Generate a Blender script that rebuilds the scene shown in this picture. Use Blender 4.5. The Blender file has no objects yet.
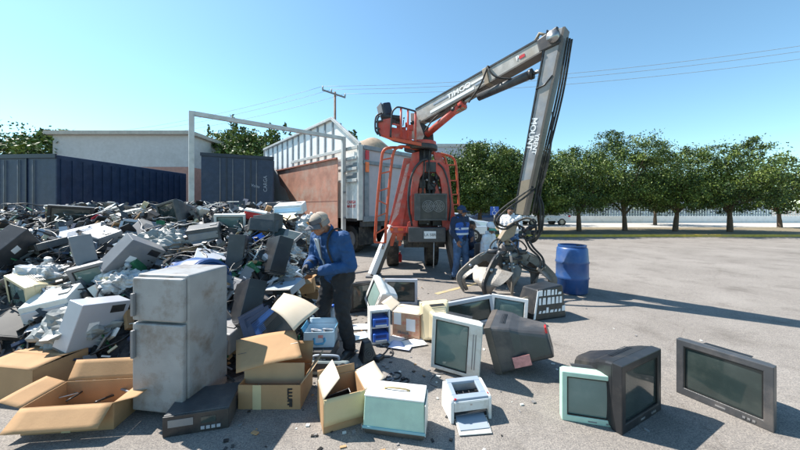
import bpy, bmesh, math, random
import numpy as np
from mathutils import Vector, Matrix, Euler, noise as mnoise

random.seed(11)
R = math.radians
S = bpy.context.scene
C = S.collection

# ------------------------------------------------------------ camera, sky, sun, exposure
F = 300.0                       # focal length in photo pixels (800 wide)
CX, HY, CH = 400.0, 208.0, 1.65  # principal column, horizon row, camera height
cam_d = bpy.data.cameras.new('camera'); cam = bpy.data.objects.new('camera', cam_d); C.objects.link(cam)
cam.location = (0, 0, CH); cam.rotation_euler = (R(90), 0, 0)
cam_d.sensor_width = 36; cam_d.lens = F / 800 * 36; cam_d.shift_y = -(225 - HY) / 800
cam_d.clip_start = 0.05; cam_d.clip_end = 2000
S.camera = cam

SUN_AZ = math.atan2(-0.92, 0.40)     # direction towards the sun, clockwise from +Y
SUN_EL = R(52)
w = bpy.data.worlds.new('World'); S.world = w; w.use_nodes = True
nt = w.node_tree; bg = nt.nodes['Background']
sky = nt.nodes.new('ShaderNodeTexSky'); sky.sky_type = 'NISHITA'; sky.sun_disc = False
sky.sun_elevation = SUN_EL; sky.sun_rotation = SUN_AZ; sky.air_density = 1.0; sky.dust_density = 0.25; sky.ozone_density = 1.0
tint = nt.nodes.new('ShaderNodeMixRGB'); tint.blend_type = 'MULTIPLY'; tint.inputs[0].default_value = 1; tint.inputs[2].default_value = (0.84, 1.08, 1.06, 1)
nt.links.new(sky.outputs[0], tint.inputs[1]); nt.links.new(tint.outputs[0], bg.inputs[0]); bg.inputs[1].default_value = 0.112
sd = bpy.data.lights.new('sun', 'SUN'); sd.energy = 5.0; sd.angle = R(0.5); sd.color = (1.0, 0.95, 0.87)
sun = bpy.data.objects.new('sun', sd); C.objects.link(sun)
to_sun = Vector((math.sin(SUN_AZ) * math.cos(SUN_EL), math.cos(SUN_AZ) * math.cos(SUN_EL), math.sin(SUN_EL)))
sun.rotation_euler = to_sun.to_track_quat('Z', 'Y').to_euler(); sun.location = (-10, 6, 20)
S.view_settings.view_transform = 'Standard'; S.view_settings.look = 'None'
S.view_settings.exposure = 0.95; S.view_settings.gamma = 1
S.view_settings.use_curve_mapping = False

def W(px, py, Y):
    return Vector(((px - CX) / F * Y, Y, CH - (py - HY) / F * Y))
def G(px, py):
    Y = CH * F / (py - HY)
    return Vector(((px - CX) / F * Y, Y, 0))

# ------------------------------------------------------------ materials
MATS = {}
def mat(name, col, rough=0.6, metal=0.0, var=0.25, scale=6.0, bump=0.0, bscale=40.0, dirt=None, dirt_amt=0.0, dscale=3.0, spec=0.5, trans=0.0, coat=0.0):
    if name in MATS: return MATS[name]
    m = bpy.data.materials.new(name); m.use_nodes = True; n = m.node_tree; b = n.nodes['Principled BSDF']
    tc = n.nodes.new('ShaderNodeTexCoord')
    no = n.nodes.new('ShaderNodeTexNoise'); no.inputs['Scale'].default_value = scale; no.inputs['Detail'].default_value = 6
    n.links.new(tc.outputs['Object'], no.inputs['Vector'])
    cr = n.nodes.new('ShaderNodeValToRGB')
    lo = [max(0, c * (1 - var)) for c in col]; hi = [min(1, c * (1 + var * .6)) for c in col]
    cr.color_ramp.elements[0].position = .3; cr.color_ramp.elements[1].position = .72
    cr.color_ramp.elements[0].color = (*lo, 1); cr.color_ramp.elements[1].color = (*hi, 1)
    n.links.new(no.outputs['Fac'], cr.inputs['Fac'])
    out = cr.outputs['Color']
    if dirt is not None:
        d = n.nodes.new('ShaderNodeTexNoise'); d.inputs['Scale'].default_value = dscale; d.inputs['Detail'].default_value = 9; d.inputs['Roughness'].default_value = .68
        n.links.new(tc.outputs['Object'], d.inputs['Vector'])
        r2 = n.nodes.new('ShaderNodeValToRGB'); r2.color_ramp.elements[0].position = .48; r2.color_ramp.elements[1].position = .66
        r2.color_ramp.elements[0].color = (0, 0, 0, 1); r2.color_ramp.elements[1].color = (dirt_amt,) * 3 + (1,)
        n.links.new(d.outputs['Fac'], r2.inputs['Fac'])
        mx = n.nodes.new('ShaderNodeMixRGB'); n.links.new(r2.outputs['Color'], mx.inputs['Fac'])
        n.links.new(out, mx.inputs[1]); mx.inputs[2].default_value = (*dirt, 1); out = mx.outputs[0]
    n.links.new(out, b.inputs['Base Color'])
    b.inputs['Roughness'].default_value = rough; b.inputs['Metallic'].default_value = metal
    b.inputs['Specular IOR Level'].default_value = spec
    if coat: b.inputs['Coat Weight'].default_value = coat
    if trans: b.inputs['Transmission Weight'].default_value = trans
    if bump:
        bn = n.nodes.new('ShaderNodeTexNoise'); bn.inputs['Scale'].default_value = bscale; bn.inputs['Detail'].default_value = 5
        n.links.new(tc.outputs['Object'], bn.inputs['Vector'])
        bp = n.nodes.new('ShaderNodeBump'); bp.inputs['Strength'].default_value = bump; bp.inputs['Distance'].default_value = 0.01
        n.links.new(bn.outputs['Fac'], bp.inputs['Height']); n.links.new(bp.outputs['Normal'], b.inputs['Normal'])
    MATS[name] = m
    return m
DUST = (0.30, 0.25, 0.19)
red = mat('crane_red', (0.56, 0.070, 0.045), .5, dirt=(0.40, 0.17, 0.13), dirt_amt=.75, dscale=4, bump=.1)
orange = mat('ladder_orange', (0.62, 0.095, 0.035), .45, dirt=(0.30, .10, .05), dirt_amt=.5, dscale=7)
boomgrey = mat('boom_grey', (0.40, 0.38, 0.35), .4, dirt=(0.30, 0.24, 0.17), dirt_amt=.6, dscale=2.5, bump=.15)
stickgrey = mat('stick_grey', (0.27, 0.28, 0.30), .45, dirt=(0.33, 0.27, 0.20), dirt_amt=.5, dscale=2.2)
beige_paint = mat('worn_beige_paint', (0.31, 0.25, 0.18), .6, dirt=(0.16, 0.11, 0.07), dirt_amt=.6, dscale=6)
darkmetal = mat('dark_metal', (0.045, 0.045, 0.05), .5, .3, dirt=(0.12, 0.09, 0.06), dirt_amt=.5)
blackp = mat('black_plastic', (0.022, 0.023, 0.026), .38, dirt=(0.12, .1, .08), dirt_amt=.35)
rubber = mat('rubber', (0.02, 0.02, 0.02), .75, dirt=DUST, dirt_amt=.35)
steel = mat('bare_steel', (0.42, 0.42, 0.42), .3, .8, dirt=(0.2, .16, .12), dirt_amt=.4)
claw_steel = mat('scuffed_claw_steel', (0.21, 0.195, 0.175), .5, .25, var=.35, dirt=(0.17, 0.13, 0.09), dirt_amt=.7, dscale=4, bump=.3)
white_paint = mat('white_paint', (0.84, 0.84, 0.83), .5, var=.05, dirt=(0.5, 0.45, .38), dirt_amt=.3, dscale=2)
grey_post = mat('post_shade_and_trim_grey', (0.22, 0.25, 0.28), .55, dirt=DUST, dirt_amt=.3)  # shade of the side wall posts put into colour; also plain grey trim
rust_plate = mat('rusty_pink_plate', (0.46, 0.22, 0.155), .75, var=.3, scale=2.2, dirt=(0.42, 0.31, 0.25), dirt_amt=.85, dscale=1.6, bump=.4, bscale=12)
lav = mat('faded_lilac_panel', (0.47, 0.43, 0.46), .55, var=.12, dirt=(0.33, .28, .27), dirt_amt=.4)
galv = mat('pale_galvanised', (0.55, 0.55, 0.53), .5, .2, dirt=(0.33, 0.25, 0.19), dirt_amt=.4)
navy = mat('navy_panel', (0.012, 0.030, 0.075), .45, dirt=(0.05, .06, .09), dirt_amt=.4)
tarp = mat('tan_tarp', (0.36, 0.27, 0.19), .85, bump=.5, bscale=8)
cardboard = mat('cardboard', (0.42, 0.25, 0.125), .85, var=.12, scale=4, dirt=(0.30, 0.17, .08), dirt_amt=.35, bump=.1, bscale=60)
cardboard_in = mat('cardboard_inside', (0.47, 0.33, 0.20), .9, var=.1)
cardboard_pale = mat('pale_cardboard', (0.62, 0.52, 0.40), .85, var=.08, dirt=(0.45, .33, .22), dirt_amt=.3)
cardboard_yel = mat('yellowed_cardboard', (0.58, 0.47, 0.27), .85, var=.12, dirt=(0.4, .25, .13), dirt_amt=.35)
cardboard_print = mat('red_printed_cardboard', (0.55, 0.34, 0.22), .8, var=.1, dirt=(0.52, 0.09, 0.06), dirt_amt=.75, dscale=14)
white_pl = mat('white_plastic', (0.76, 0.76, 0.74), .35, var=.06, dirt=(0.45, .40, .33), dirt_amt=.5, dscale=5)
offwhite = mat('offwhite_plastic', (0.62, 0.63, 0.60), .4, var=.08, dirt=(0.36, .31, .25), dirt_amt=.6, dscale=6)
cream = mat('yellowed_cream_plastic', (0.66, 0.56, 0.36), .45, var=.1, dirt=(0.5, .4, .25), dirt_amt=.4)
silver = mat('silver_plastic', (0.46, 0.48, 0.53), .35, .15, var=.06, dirt=(0.33, .3, .28), dirt_amt=.3)
lblue_silver = mat('blue_grey_plastic', (0.30, 0.36, 0.44), .4, var=.08, dirt=DUST, dirt_amt=.25)
greypl = mat('grey_plastic', (0.20, 0.20, 0.21), .45, var=.12, dirt=DUST, dirt_amt=.4)
dgrey = mat('charcoal_plastic', (0.055, 0.057, 0.062), .42, dirt=(0.17, .14, .12), dirt_amt=.45, bump=.15, bscale=150)
brownpl = mat('brown_grey_plastic', (0.10, 0.085, 0.072), .45, dirt=(0.17, .14, .12), dirt_amt=.4)
mint = mat('mint_green_case', (0.43, 0.61, 0.50), .5, var=.08, scale=9, dirt=(0.26, 0.36, 0.35), dirt_amt=.45, dscale=3, bump=.1, bscale=90)
mint_dark = mat('mint_band', (0.22, 0.42, 0.47), .5, var=.06)
glass_green = mat('crt_glass_green', (0.13, 0.20, 0.185), .12, var=.18, scale=3, coat=.4, dirt=(0.25, .28, .25), dirt_amt=.25)
glass_pale = mat('crt_glass_pale', (0.30, 0.43, 0.40), .15, var=.1, coat=.4, dirt=(0.4, .45, .42), dirt_amt=.2)
glass_dark = mat('crt_glass_dark', (0.030, 0.045, 0.043), .12, var=.2, coat=.5, dirt=(0.12, .12, .1), dirt_amt=.2)
blue_pl = mat('bright_blue_plastic', (0.03, 0.13, 0.55), .35, dirt=(0.1, .15, .3), dirt_amt=.3)
drum_blue = mat('drum_blue', (0.025, 0.085, 0.26), .4, dirt=(0.12, .13, .15), dirt_amt=.5)
cyan_card = mat('cyan_card', (0.10, 0.38, 0.62), .6, dirt=(0.5, .6, .65), dirt_amt=.4)
lightblue_card = mat('pale_blue_card', (0.52, 0.68, 0.80), .65, var=.08)
paper = mat('paper', (0.80, 0.80, 0.80), .8, var=.05)
paper_blue = mat('bluish_paper', (0.62, 0.66, 0.86), .8, var=.1)
bag_white = mat('white_plastic_bag', (0.58, 0.59, 0.60), .4, var=.3, scale=9, dirt=(.22, .2, .17), dirt_amt=.7, dscale=7, bump=.5, bscale=14)
bag_grey = mat('grey_bag', (0.27, 0.28, 0.27), .45, var=.25, bump=.6, bscale=12)
pink_label = mat('pink_label', (0.62, 0.27, 0.26), .6, var=.25, scale=30)
red_card = mat('red_plastic', (0.55, 0.02, 0.025), .4)
yellow = mat('yellow_paint', (0.62, 0.42, 0.05), .6, dirt=(0.35, 0.28, 0.15), dirt_amt=.6)
denim = mat('denim_blue', (0.07, 0.14, 0.27), .85, var=.35, scale=7, bump=.4, bscale=40)
jacket_blue = mat('royal_blue_jacket', (0.008, 0.056, 0.17), .8, var=.3, scale=8, bump=.5, bscale=22)
vest_blue = mat('blue_vest', (0.02, 0.09, 0.36), .7, bump=.3, bscale=25)
black_cloth = mat('black_cloth', (0.016, 0.017, 0.021), .85, var=.3, bump=.5, bscale=25)
navy_cloth = mat('navy_cloth', (0.015, 0.028, 0.065), .8, bump=.3)
white_cloth = mat('white_shirt', (0.72, 0.73, 0.76), .8, var=.08, bump=.5, bscale=25)
shirt_grey = mat('pale_shirt', (0.5, 0.52, 0.55), .8)
cap_grey = mat('grey_cap_cloth', (0.38, 0.31, 0.25), .85, var=.15, bump=.3, bscale=120)
cap_dark = mat('cap_brim_cloth', (0.10, 0.10, 0.115), .85)
reflective = mat('reflective_band', (0.62, 0.66, 0.72), .35, var=.05)
skin_m = mat('brown_skin', (0.27, 0.13, 0.08), .5, var=.18, scale=12)
hair_m = mat('dark_hair', (0.02, 0.016, 0.014), .6)
hair_grey = mat('grey_hair', (0.22, 0.20, 0.19), .7)
glove_m = mat('black_glove', (0.03, 0.032, 0.04), .7, var=.3)
carpaint = mat('silver_car_paint', (0.62, 0.68, 0.74), .25, .35, var=.03, coat=.6)
tail_red = mat('tail_lamp_red', (0.6, 0.01, 0.02), .25)
reflector_orange = mat('orange_reflector', (0.85, 0.16, 0.02), .3)
sign_blue = mat('sign_blue', (0.02, 0.09, 0.42), .4, var=.04)
sign_white = mat('sign_white', (0.8, 0.8, 0.8), .4, var=.02)
bark = mat('bark', (0.13, 0.09, 0.06), .9, var=.4, scale=14, bump=.7, bscale=20)
limewash = mat('limewashed_bark', (0.6, 0.58, 0.54), .9, var=.2, bump=.4)
leaf1 = mat('leaf_green', (0.075, 0.125, 0.022), .5, var=.45, scale=1.7, spec=.35)
leaf2 = mat('leaf_light', (0.15, 0.20, 0.035), .5, var=.3, scale=2.2, spec=.35)
leaf3 = mat('leaf_dark', (0.035, 0.07, 0.018), .55, var=.4, scale=2.0, spec=.3)
wood = mat('pole_wood', (0.24, 0.16, 0.12), .9, var=.3)
wire_m = mat('wire_grey', (0.32, 0.34, 0.36), .5)
concrete_lt = mat('light_concrete', (0.45, 0.42, 0.38), .85, var=.15, bump=.2)
stucco = mat('pale_stucco', (0.50, 0.49, 0.50), .9, var=.08, dirt=(0.36, .34, .33), dirt_amt=.4, dscale=.8)
terracotta = mat('terracotta_wall', (0.42, 0.23, 0.19), .9, var=.15, dirt=(0.33, .2, .17), dirt_amt=.5, dscale=.7)
lilac_wall = mat('lilac_building', (0.45, 0.45, 0.52), .85, var=.05)
winglass = mat('window_glass', (0.03, 0.04, 0.05), .1, var=.1)
pcb = mat('circuit_green', (0.03, 0.16, 0.07), .5, var=.3, scale=40)

# ground
def ground_mat():
    m = bpy.data.materials.new('worn_asphalt'); m.use_nodes = True; n = m.node_tree; b = n.nodes['Principled BSDF']
    tc = n.nodes.new('ShaderNodeTexCoord')
    def nz(sc, det=6, ro=.6):
        t = n.nodes.new('ShaderNodeTexNoise'); t.inputs['Scale'].default_value = sc; t.inputs['Detail'].default_value = det; t.inputs['Roughness'].default_value = ro
        n.links.new(tc.outputs['Object'], t.inputs['Vector']); return t
    def ramp(src, stops):
        r = n.nodes.new('ShaderNodeValToRGB'); e = r.color_ramp.elements
        e[0].position, e[0].color = stops[0][0], (*stops[0][1], 1); e[1].position, e[1].color = stops[-1][0], (*stops[-1][1], 1)
        for p, c in stops[1:-1]:
            x = e.new(p); x.color = (*c, 1)
        n.links.new(src, r.inputs['Fac']); return r
    def mixn(a, b_, f, mode='MULTIPLY', fac=1.0):
        x = n.nodes.new('ShaderNodeMixRGB'); x.blend_type = mode
        if f is None: x.inputs['Fac'].default_value = fac
        else: n.links.new(f, x.inputs['Fac'])
        n.links.new(a, x.inputs[1]); n.links.new(b_, x.inputs[2]); return x.outputs[0]
    base = ramp(nz(.6).outputs['Fac'], [(.3, (0.218, 0.197, 0.178)), (.7, (0.305, 0.28, 0.256))])
    grain = ramp(nz(95, 3, .7).outputs['Fac'], [(.34, (.50, .50, .52)), (.52, (.95, .95, .95)), (.68, (1.35, 1.3, 1.25))])
    c = mixn(base.outputs[0], grain.outputs[0], None)
    g2 = ramp(nz(22, 5, .7).outputs['Fac'], [(.35, (.82, .82, .83)), (.65, (1.1, 1.09, 1.07))])
    c = mixn(c, g2.outputs[0], None)
    st = ramp(nz(1.7, 8, .65).outputs['Fac'], [(.52, (1, 1, 1)), (.60, (.87, .865, .86)), (.74, (.66, .65, .64))])
    c = mixn(c, st.outputs[0], None)
    v = n.nodes.new('ShaderNodeTexVoronoi'); v.feature = 'DISTANCE_TO_EDGE'; v.inputs['Scale'].default_value = .55
    dn = nz(2.5, 6); mv = n.nodes.new('ShaderNodeMixRGB'); mv.inputs['Fac'].default_value = .22
    n.links.new(tc.outputs['Object'], mv.inputs[1]); n.links.new(dn.outputs['Color'], mv.inputs[2]); n.links.new(mv.outputs[0], v.inputs['Vector'])
    cr = ramp(v.outputs['Distance'], [(0.0, (.8, .78, .76)), (.004, (1, 1, 1))])
    c = mixn(c, cr.outputs[0], None)
    n.links.new(c, b.inputs['Base Color']); b.inputs['Roughness'].default_value = .9; b.inputs['Specular IOR Level'].default_value = .25
    bp = n.nodes.new('ShaderNodeBump'); bp.inputs['Strength'].default_value = .55; bp.inputs['Distance'].default_value = .006
    n.links.new(nz(95, 3, .7).outputs['Fac'], bp.inputs['Height']); n.links.new(bp.outputs['Normal'], b.inputs['Normal'])
    return m

# ------------------------------------------------------------ object helpers
def tag(o, label=None, cat=None, group=None, kind=None):
    if label: o['label'] = label
    if cat: o['category'] = cat
    if group: o['group'] = group
    if kind: o['kind'] = kind
    return o
def thing(name, label, cat, loc=(0, 0, 0), rot=(0, 0, 0), group=None):
    o = bpy.data.objects.new(name, None); C.objects.link(o); o.empty_display_size = .1
    o.location = loc; o.rotation_euler = rot if not isinstance(rot, (int, float)) else (0, 0, rot)
    return tag(o, label, cat, group)

class MB:
    """collects shapes; build() links them as one mesh object"""
    def __init__(s): s.v = []; s.f = []; s.mi = []; s.cur = 0; s.sm = []
    def add(s, vs, fs, smooth=False):
        o = len(s.v); s.v += [tuple(v) for v in vs]
        for f in fs:
            s.f.append(tuple(i + o for i in f)); s.mi.append(s.cur); s.sm.append(smooth)
        return s
    def m(s, i): s.cur = i; return s
    def box(s, c, d, rot=None):
        x, y, z = [k / 2 for k in d]
        vs = [Vector((a * x, b * y, e * z)) for a in (-1, 1) for b in (-1, 1) for e in (-1, 1)]
        M = rot if isinstance(rot, Matrix) else (Euler(rot).to_matrix() if rot else None)
        vs = [(M @ v if M is not None else v) + Vector(c) for v in vs]
        return s.add(vs, [(0, 1, 3, 2), (4, 6, 7, 5), (0, 4, 5, 1), (2, 3, 7, 6), (0, 2, 6, 4), (1, 5, 7, 3)])
    def b0(s, x0, x1, y0, y1, z0, z1):
        return s.box(((x0 + x1) / 2, (y0 + y1) / 2, (z0 + z1) / 2), (x1 - x0, y1 - y0, z1 - z0))
    def hexa(s, p):
        """8 points: bottom loop 0-3, top loop 4-7"""
        return s.add(p, [(3, 2, 1, 0), (4, 5, 6, 7), (0, 1, 5, 4), (1, 2, 6, 5), (2, 3, 7, 6), (3, 0, 4, 7)])
    def slab(s, poly, off):
        """closed polygon extruded by vector off"""
        n = len(poly); off = Vector(off)
        vs = [Vector(p) for p in poly] + [Vector(p) + off for p in poly]
        return s.add(vs, [tuple(range(n - 1, -1, -1)), tuple(range(n, 2 * n))] + [(i, (i + 1) % n, n + (i + 1) % n, n + i) for i in range(n)])
    def beam(s, a, b, w_, h_, up=(0, 0, 1), w2=None, h2=None):
        a, b = Vector(a), Vector(b); d = (b - a).normalized(); up = Vector(up)
        x = d.cross(up).normalized(); z = x.cross(d).normalized()
        w2 = w2 or w_; h2 = h2 or h_
        P = [a - x * w_ / 2 - z * h_ / 2, a + x * w_ / 2 - z * h_ / 2, b + x * w2 / 2 - z * h2 / 2, b - x * w2 / 2 - z * h2 / 2,
             a - x * w_ / 2 + z * h_ / 2, a + x * w_ / 2 + z * h_ / 2, b + x * w2 / 2 + z * h2 / 2, b - x * w2 / 2 + z * h2 / 2]
        return s.hexa(P)
    def tube(s, pts, r, seg=8, caps=True):
        pts = [Vector(p) for p in pts]; n = len(pts)
        rs = r if isinstance(r, (list, tuple)) else [r] * n
        vs = []; fs = []; prev = None
        for i, p in enumerate(pts):
            t = (pts[min(i + 1, n - 1)] - pts[max(i - 1, 0)])
            t = t.normalized() if t.length > 1e-9 else Vector((0, 0, 1))
            if prev is None:
                a = t.cross(Vector((0, 0, 1)));
                if a.length < .05: a = t.cross(Vector((1, 0, 0)))
                a.normalize()
            else:
                a = prev - t * prev.dot(t); a.normalize()
            prev = a; b = t.cross(a)
            for k in range(seg):
                an = 2 * math.pi * k / seg
                vs.append(p + (a * math.cos(an) + b * math.sin(an)) * rs[i])
        for i in range(n - 1):
            for k in range(seg):
                fs.append((i * seg + k, i * seg + (k + 1) % seg, (i + 1) * seg + (k + 1) % seg, (i + 1) * seg + k))
        if caps: fs += [tuple(range(seg - 1, -1, -1)), tuple(range((n - 1) * seg, n * seg))]
        return s.add(vs, fs, True)
    def cyl(s, a, b, r, seg=20, r2=None): return s.tube([a, b], [r, r2 if r2 is not None else r], seg)
    def disc_ring(s, c, axis, r0, r1, t, seg=24):
        axis = Vector(axis).normalized(); c = Vector(c)
        a = axis.cross(Vector((0, 0, 1)));
        if a.length < .05: a = axis.cross(Vector((1, 0, 0)))
        a.normalize(); b = axis.cross(a); vs = []; fs = []
        for k in range(seg):
            an = 2 * math.pi * k / seg; e = a * math.cos(an) + b * math.sin(an)
            vs += [c + e * r0, c + e * r1, c + e * r1 + axis * t, c + e * r0 + axis * t]
        for k in range(seg):
            j = (k + 1) % seg
            for q in range(4): fs.append((k * 4 + q, j * 4 + q, j * 4 + (q + 1) % 4, k * 4 + (q + 1) % 4))
        return s.add(vs, fs)
    def ell(s, c, r, rot=None, u=14, v=10):
        vs = []; fs = []; c = Vector(c); M = rot if rot is not None else Matrix.Identity(3)
        if not isinstance(M, Matrix): M = Euler(M).to_matrix()
        if isinstance(r, (int, float)): r = (r, r, r)
        for j in range(1, v):
            th = math.pi * j / v
            for i in range(u):
                ph = 2 * math.pi * i / u
                vs.append(c + M @ Vector((r[0] * math.sin(th) * math.cos(ph), r[1] * math.sin(th) * math.sin(ph), r[2] * math.cos(th))))
        vs += [c + M @ Vector((0, 0, r[2])), c + M @ Vector((0, 0, -r[2]))]
        for j in range(v - 2):
            for i in range(u): fs.append((j * u + i, (j + 1) * u + i, (j + 1) * u + (i + 1) % u, j * u + (i + 1) % u))
        T = len(vs) - 2
        for i in range(u): fs += [(T, i, (i + 1) % u), (T + 1, (v - 2) * u + (i + 1) % u, (v - 2) * u + i)]
        return s.add(vs, fs, True)
    def cap(s, a, ra, b, rb, seg=12):
        """tapered capsule"""
        a, b = Vector(a), Vector(b); d = (b - a); L = max(d.length, 1e-5); d = d / L
        pts = []; rs = []
        for k in (90, 60, 30): pts.append(a - d * ra * math.sin(R(k))); rs.append(max(ra * math.cos(R(k)), ra * .02))
        pts.append(a); rs.append(ra); pts.append(b); rs.append(rb)
        for k in (30, 60, 90): pts.append(b + d * rb * math.sin(R(k))); rs.append(max(rb * math.cos(R(k)), rb * .02))
        return s.tube(pts, rs, seg)
    def grid(s, fn, nu, nv, smooth=True):
        vs = [fn(i / nu, j / nv) for j in range(nv + 1) for i in range(nu + 1)]
        return s.add(vs, [(j * (nu + 1) + i, j * (nu + 1) + i + 1, (j + 1) * (nu + 1) + i + 1, (j + 1) * (nu + 1) + i) for j in range(nv) for i in range(nu)], smooth)
    def xf(s, M):
        s.v = [tuple(M @ Vector(v)) for v in s.v]; return s
    def build(s, name, mats, parent=None, bevel=0.0, loc=None, world=False, seg=2, normals=True):
        me = bpy.data.meshes.new(name)
        vs = s.v
        if world and parent is not None:
            M = (Matrix.Translation(parent.location) @ parent.rotation_euler.to_matrix().to_4x4()).inverted()
            vs = [tuple(M @ Vector(v)) for v in vs]
        me.from_pydata(vs, [], s.f)
        if not isinstance(mats, (list, tuple)): mats = [mats]
        for m_ in mats: me.materials.append(m_)
        me.polygons.foreach_set('material_index', s.mi); me.polygons.foreach_set('use_smooth', s.sm)
        if normals or bevel:
            bm = bmesh.new(); bm.from_mesh(me); bmesh.ops.recalc_face_normals(bm, faces=bm.faces)
            if bevel:
                ed = [e for e in bm.edges if len(e.link_faces) == 2 and e.calc_face_angle(0) > R(32)]
                bmesh.ops.bevel(bm, geom=ed, offset=bevel, segments=seg, affect='EDGES', profile=.5, clamp_overlap=True)
            bm.to_mesh(me); bm.free()
        me.update()
        o = bpy.data.objects.new(name, me); C.objects.link(o)
        if parent: o.parent = parent
        if loc: o.location = loc
        return o

def kids(o): return [c for c in bpy.data.objects if c.parent == o]
def descend(o):
    out = [o]
    for k in o.children: out += descend(k)
    return out
def settle(root, z=0.0):
    bpy.context.view_layer.update()
    mz = 1e9
    for o in descend(root):
        if o.type == 'MESH':
            n = len(o.data.vertices); a = np.empty(n * 3); o.data.vertices.foreach_get('co', a); a = a.reshape(-1, 3)
            M = np.array(o.matrix_world); zz = a @ M[2, :3] + M[2, 3]; mz = min(mz, zz.min())
    root.location.z += z - mz
    return root
def copy_tree(o, parent=None):
    c = o.copy(); C.objects.link(c)
    if parent: c.parent = parent
    for ch in list(o.children): copy_tree(ch, c)
    return c
def remeshed(mb, name, m_, parent, voxel=.008, disp=0.0, dsc=6.0, smooth=2, seed=0.0, world=False):
    """joins overlapping blobs into one continuous skin"""
    t = mb.build('tmp', m_, None)
    md = t.modifiers.new('r', 'REMESH'); md.mode = 'VOXEL'; md.voxel_size = voxel
    if smooth:
        sm = t.modifiers.new('s', 'SMOOTH'); sm.factor = .6; sm.iterations = smooth
    dg = bpy.context.evaluated_depsgraph_get(); dg.update()
    me = bpy.data.meshes.new_from_object(t.evaluated_get(dg)); me.name = name
    bpy.data.objects.remove(t)
    if disp:
        n = len(me.vertices); no = [v.normal.copy() for v in me.vertices]
        for i, v in enumerate(me.vertices):
            p = v.co * dsc + Vector((seed, seed, seed))
            a = mnoise.noise(p) + .5 * mnoise.noise(p * 2.3); a = 1 - 2 * abs(a)
            v.co += no[i] * disp * a
    for p in me.polygons: p.use_smooth = True
    me.materials.clear(); me.materials.append(m_)
    o = bpy.data.objects.new(name, me); C.objects.link(o)
    if world and parent is not None:
        M = (Matrix.Translation(parent.location) @ parent.rotation_euler.to_matrix().to_4x4()).inverted()
        me.transform(M)
    if parent: o.parent = parent
    return o
def text(name, s, size, M, m_, parent, thick=.002, sx=1.0, spacing=1.0, bold=0.0):
    cu = bpy.data.curves.new(name, 'FONT'); cu.body = s; cu.size = size; cu.extrude = thick; cu.align_x = 'CENTER'; cu.align_y = 'CENTER'
    cu.space_character = spacing; cu.offset = bold
    t = bpy.data.objects.new('tmp', cu); C.objects.link(t)
    dg = bpy.context.evaluated_depsgraph_get(); dg.update()
    me = bpy.data.meshes.new_from_object(t.evaluated_get(dg)); me.name = name
    bpy.data.objects.remove(t)
    me.transform(M @ Matrix.Diagonal((sx, 1, 1, 1)))
    me.materials.clear(); me.materials.append(m_)
    o = bpy.data.objects.new(name, me); C.objects.link(o)
    if parent: o.parent = parent
    return o
def frame_m(o, x, y):
    """matrix with origin o, x axis x, y axis y"""
    x = Vector(x).normalized(); z = x.cross(Vector(y)).normalized(); y = z.cross(x)
    M = Matrix((x, y, z)).transposed().to_4x4(); M.translation = Vector(o); return M
def arc(pts, n=6):
    """Catmull-Rom through pts"""
    P = [Vector(p) for p in pts]; P = [P[0] * 2 - P[1]] + P + [P[-1] * 2 - P[-2]]; out = []
    for i in range(1, len(P) - 2):
        for k in range(n):
            t = k / n; a, b, c, d = P[i - 1:i + 3]
            out.append(.5 * ((2 * b) + (c - a) * t + (2 * a - 5 * b + 4 * c - d) * t * t + (3 * b - a - 3 * c + d) * t ** 3))
    out.append(P[-2]); return out

#@@GROUND
mb = MB(); mb.add([(-400, -30, 0), (400, -30, 0), (400, 900, 0), (-400, 900, 0)], [(0, 1, 2, 3)])
tag(mb.build('ground', ground_mat()), kind='structure')
# faint worn yellow parking line
a, b = G(436, 294), G(478, 283); d = (b - a).normalized(); n_ = Vector((-d.y, d.x, 0)) * .05
yl = mat('worn_yellow_line', (0.42, 0.33, 0.17), .9, var=.2, dirt=(0.33, 0.29, 0.24), dirt_amt=.9, dscale=9)
mb = MB(); mb.add([p + Vector((0, 0, .004)) for p in (a - n_, b + d * 2 - n_, b + d * 2 + n_, a + n_)], [(0, 1, 2, 3)])
tag(mb.build('painted_line', yl), kind='structure')
# planting strip beyond the car park with a yellow kerb
dirtm = mat('planting_soil', (0.20, 0.16, 0.10), .95, var=.3, scale=2, bump=.4)
mb = MB(); mb.b0(1.0, 40, 17.3, 24, -.2, .11); tag(mb.build('planting_strip', dirtm), kind='structure')
mb = MB(); mb.b0(5.2, 40, 17.1, 17.3, -.2, .135); tag(mb.build('kerb', yellow, bevel=.02), kind='structure')
mb = MB(); mb.b0(-1, 5.2, 17.1, 17.3, -.2, .13); tag(mb.build('kerb', concrete_lt, bevel=.02), kind='structure')
mb = MB(); mb.add([(-60, 24.5, .004), (60, 24.5, .004), (60, 33, .004), (-60, 33, .004)], [(0, 1, 2, 3)])
tag(mb.build('road', mat('pale_road', (0.42, 0.39, 0.35), .9, var=.1)), kind='structure')

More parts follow.
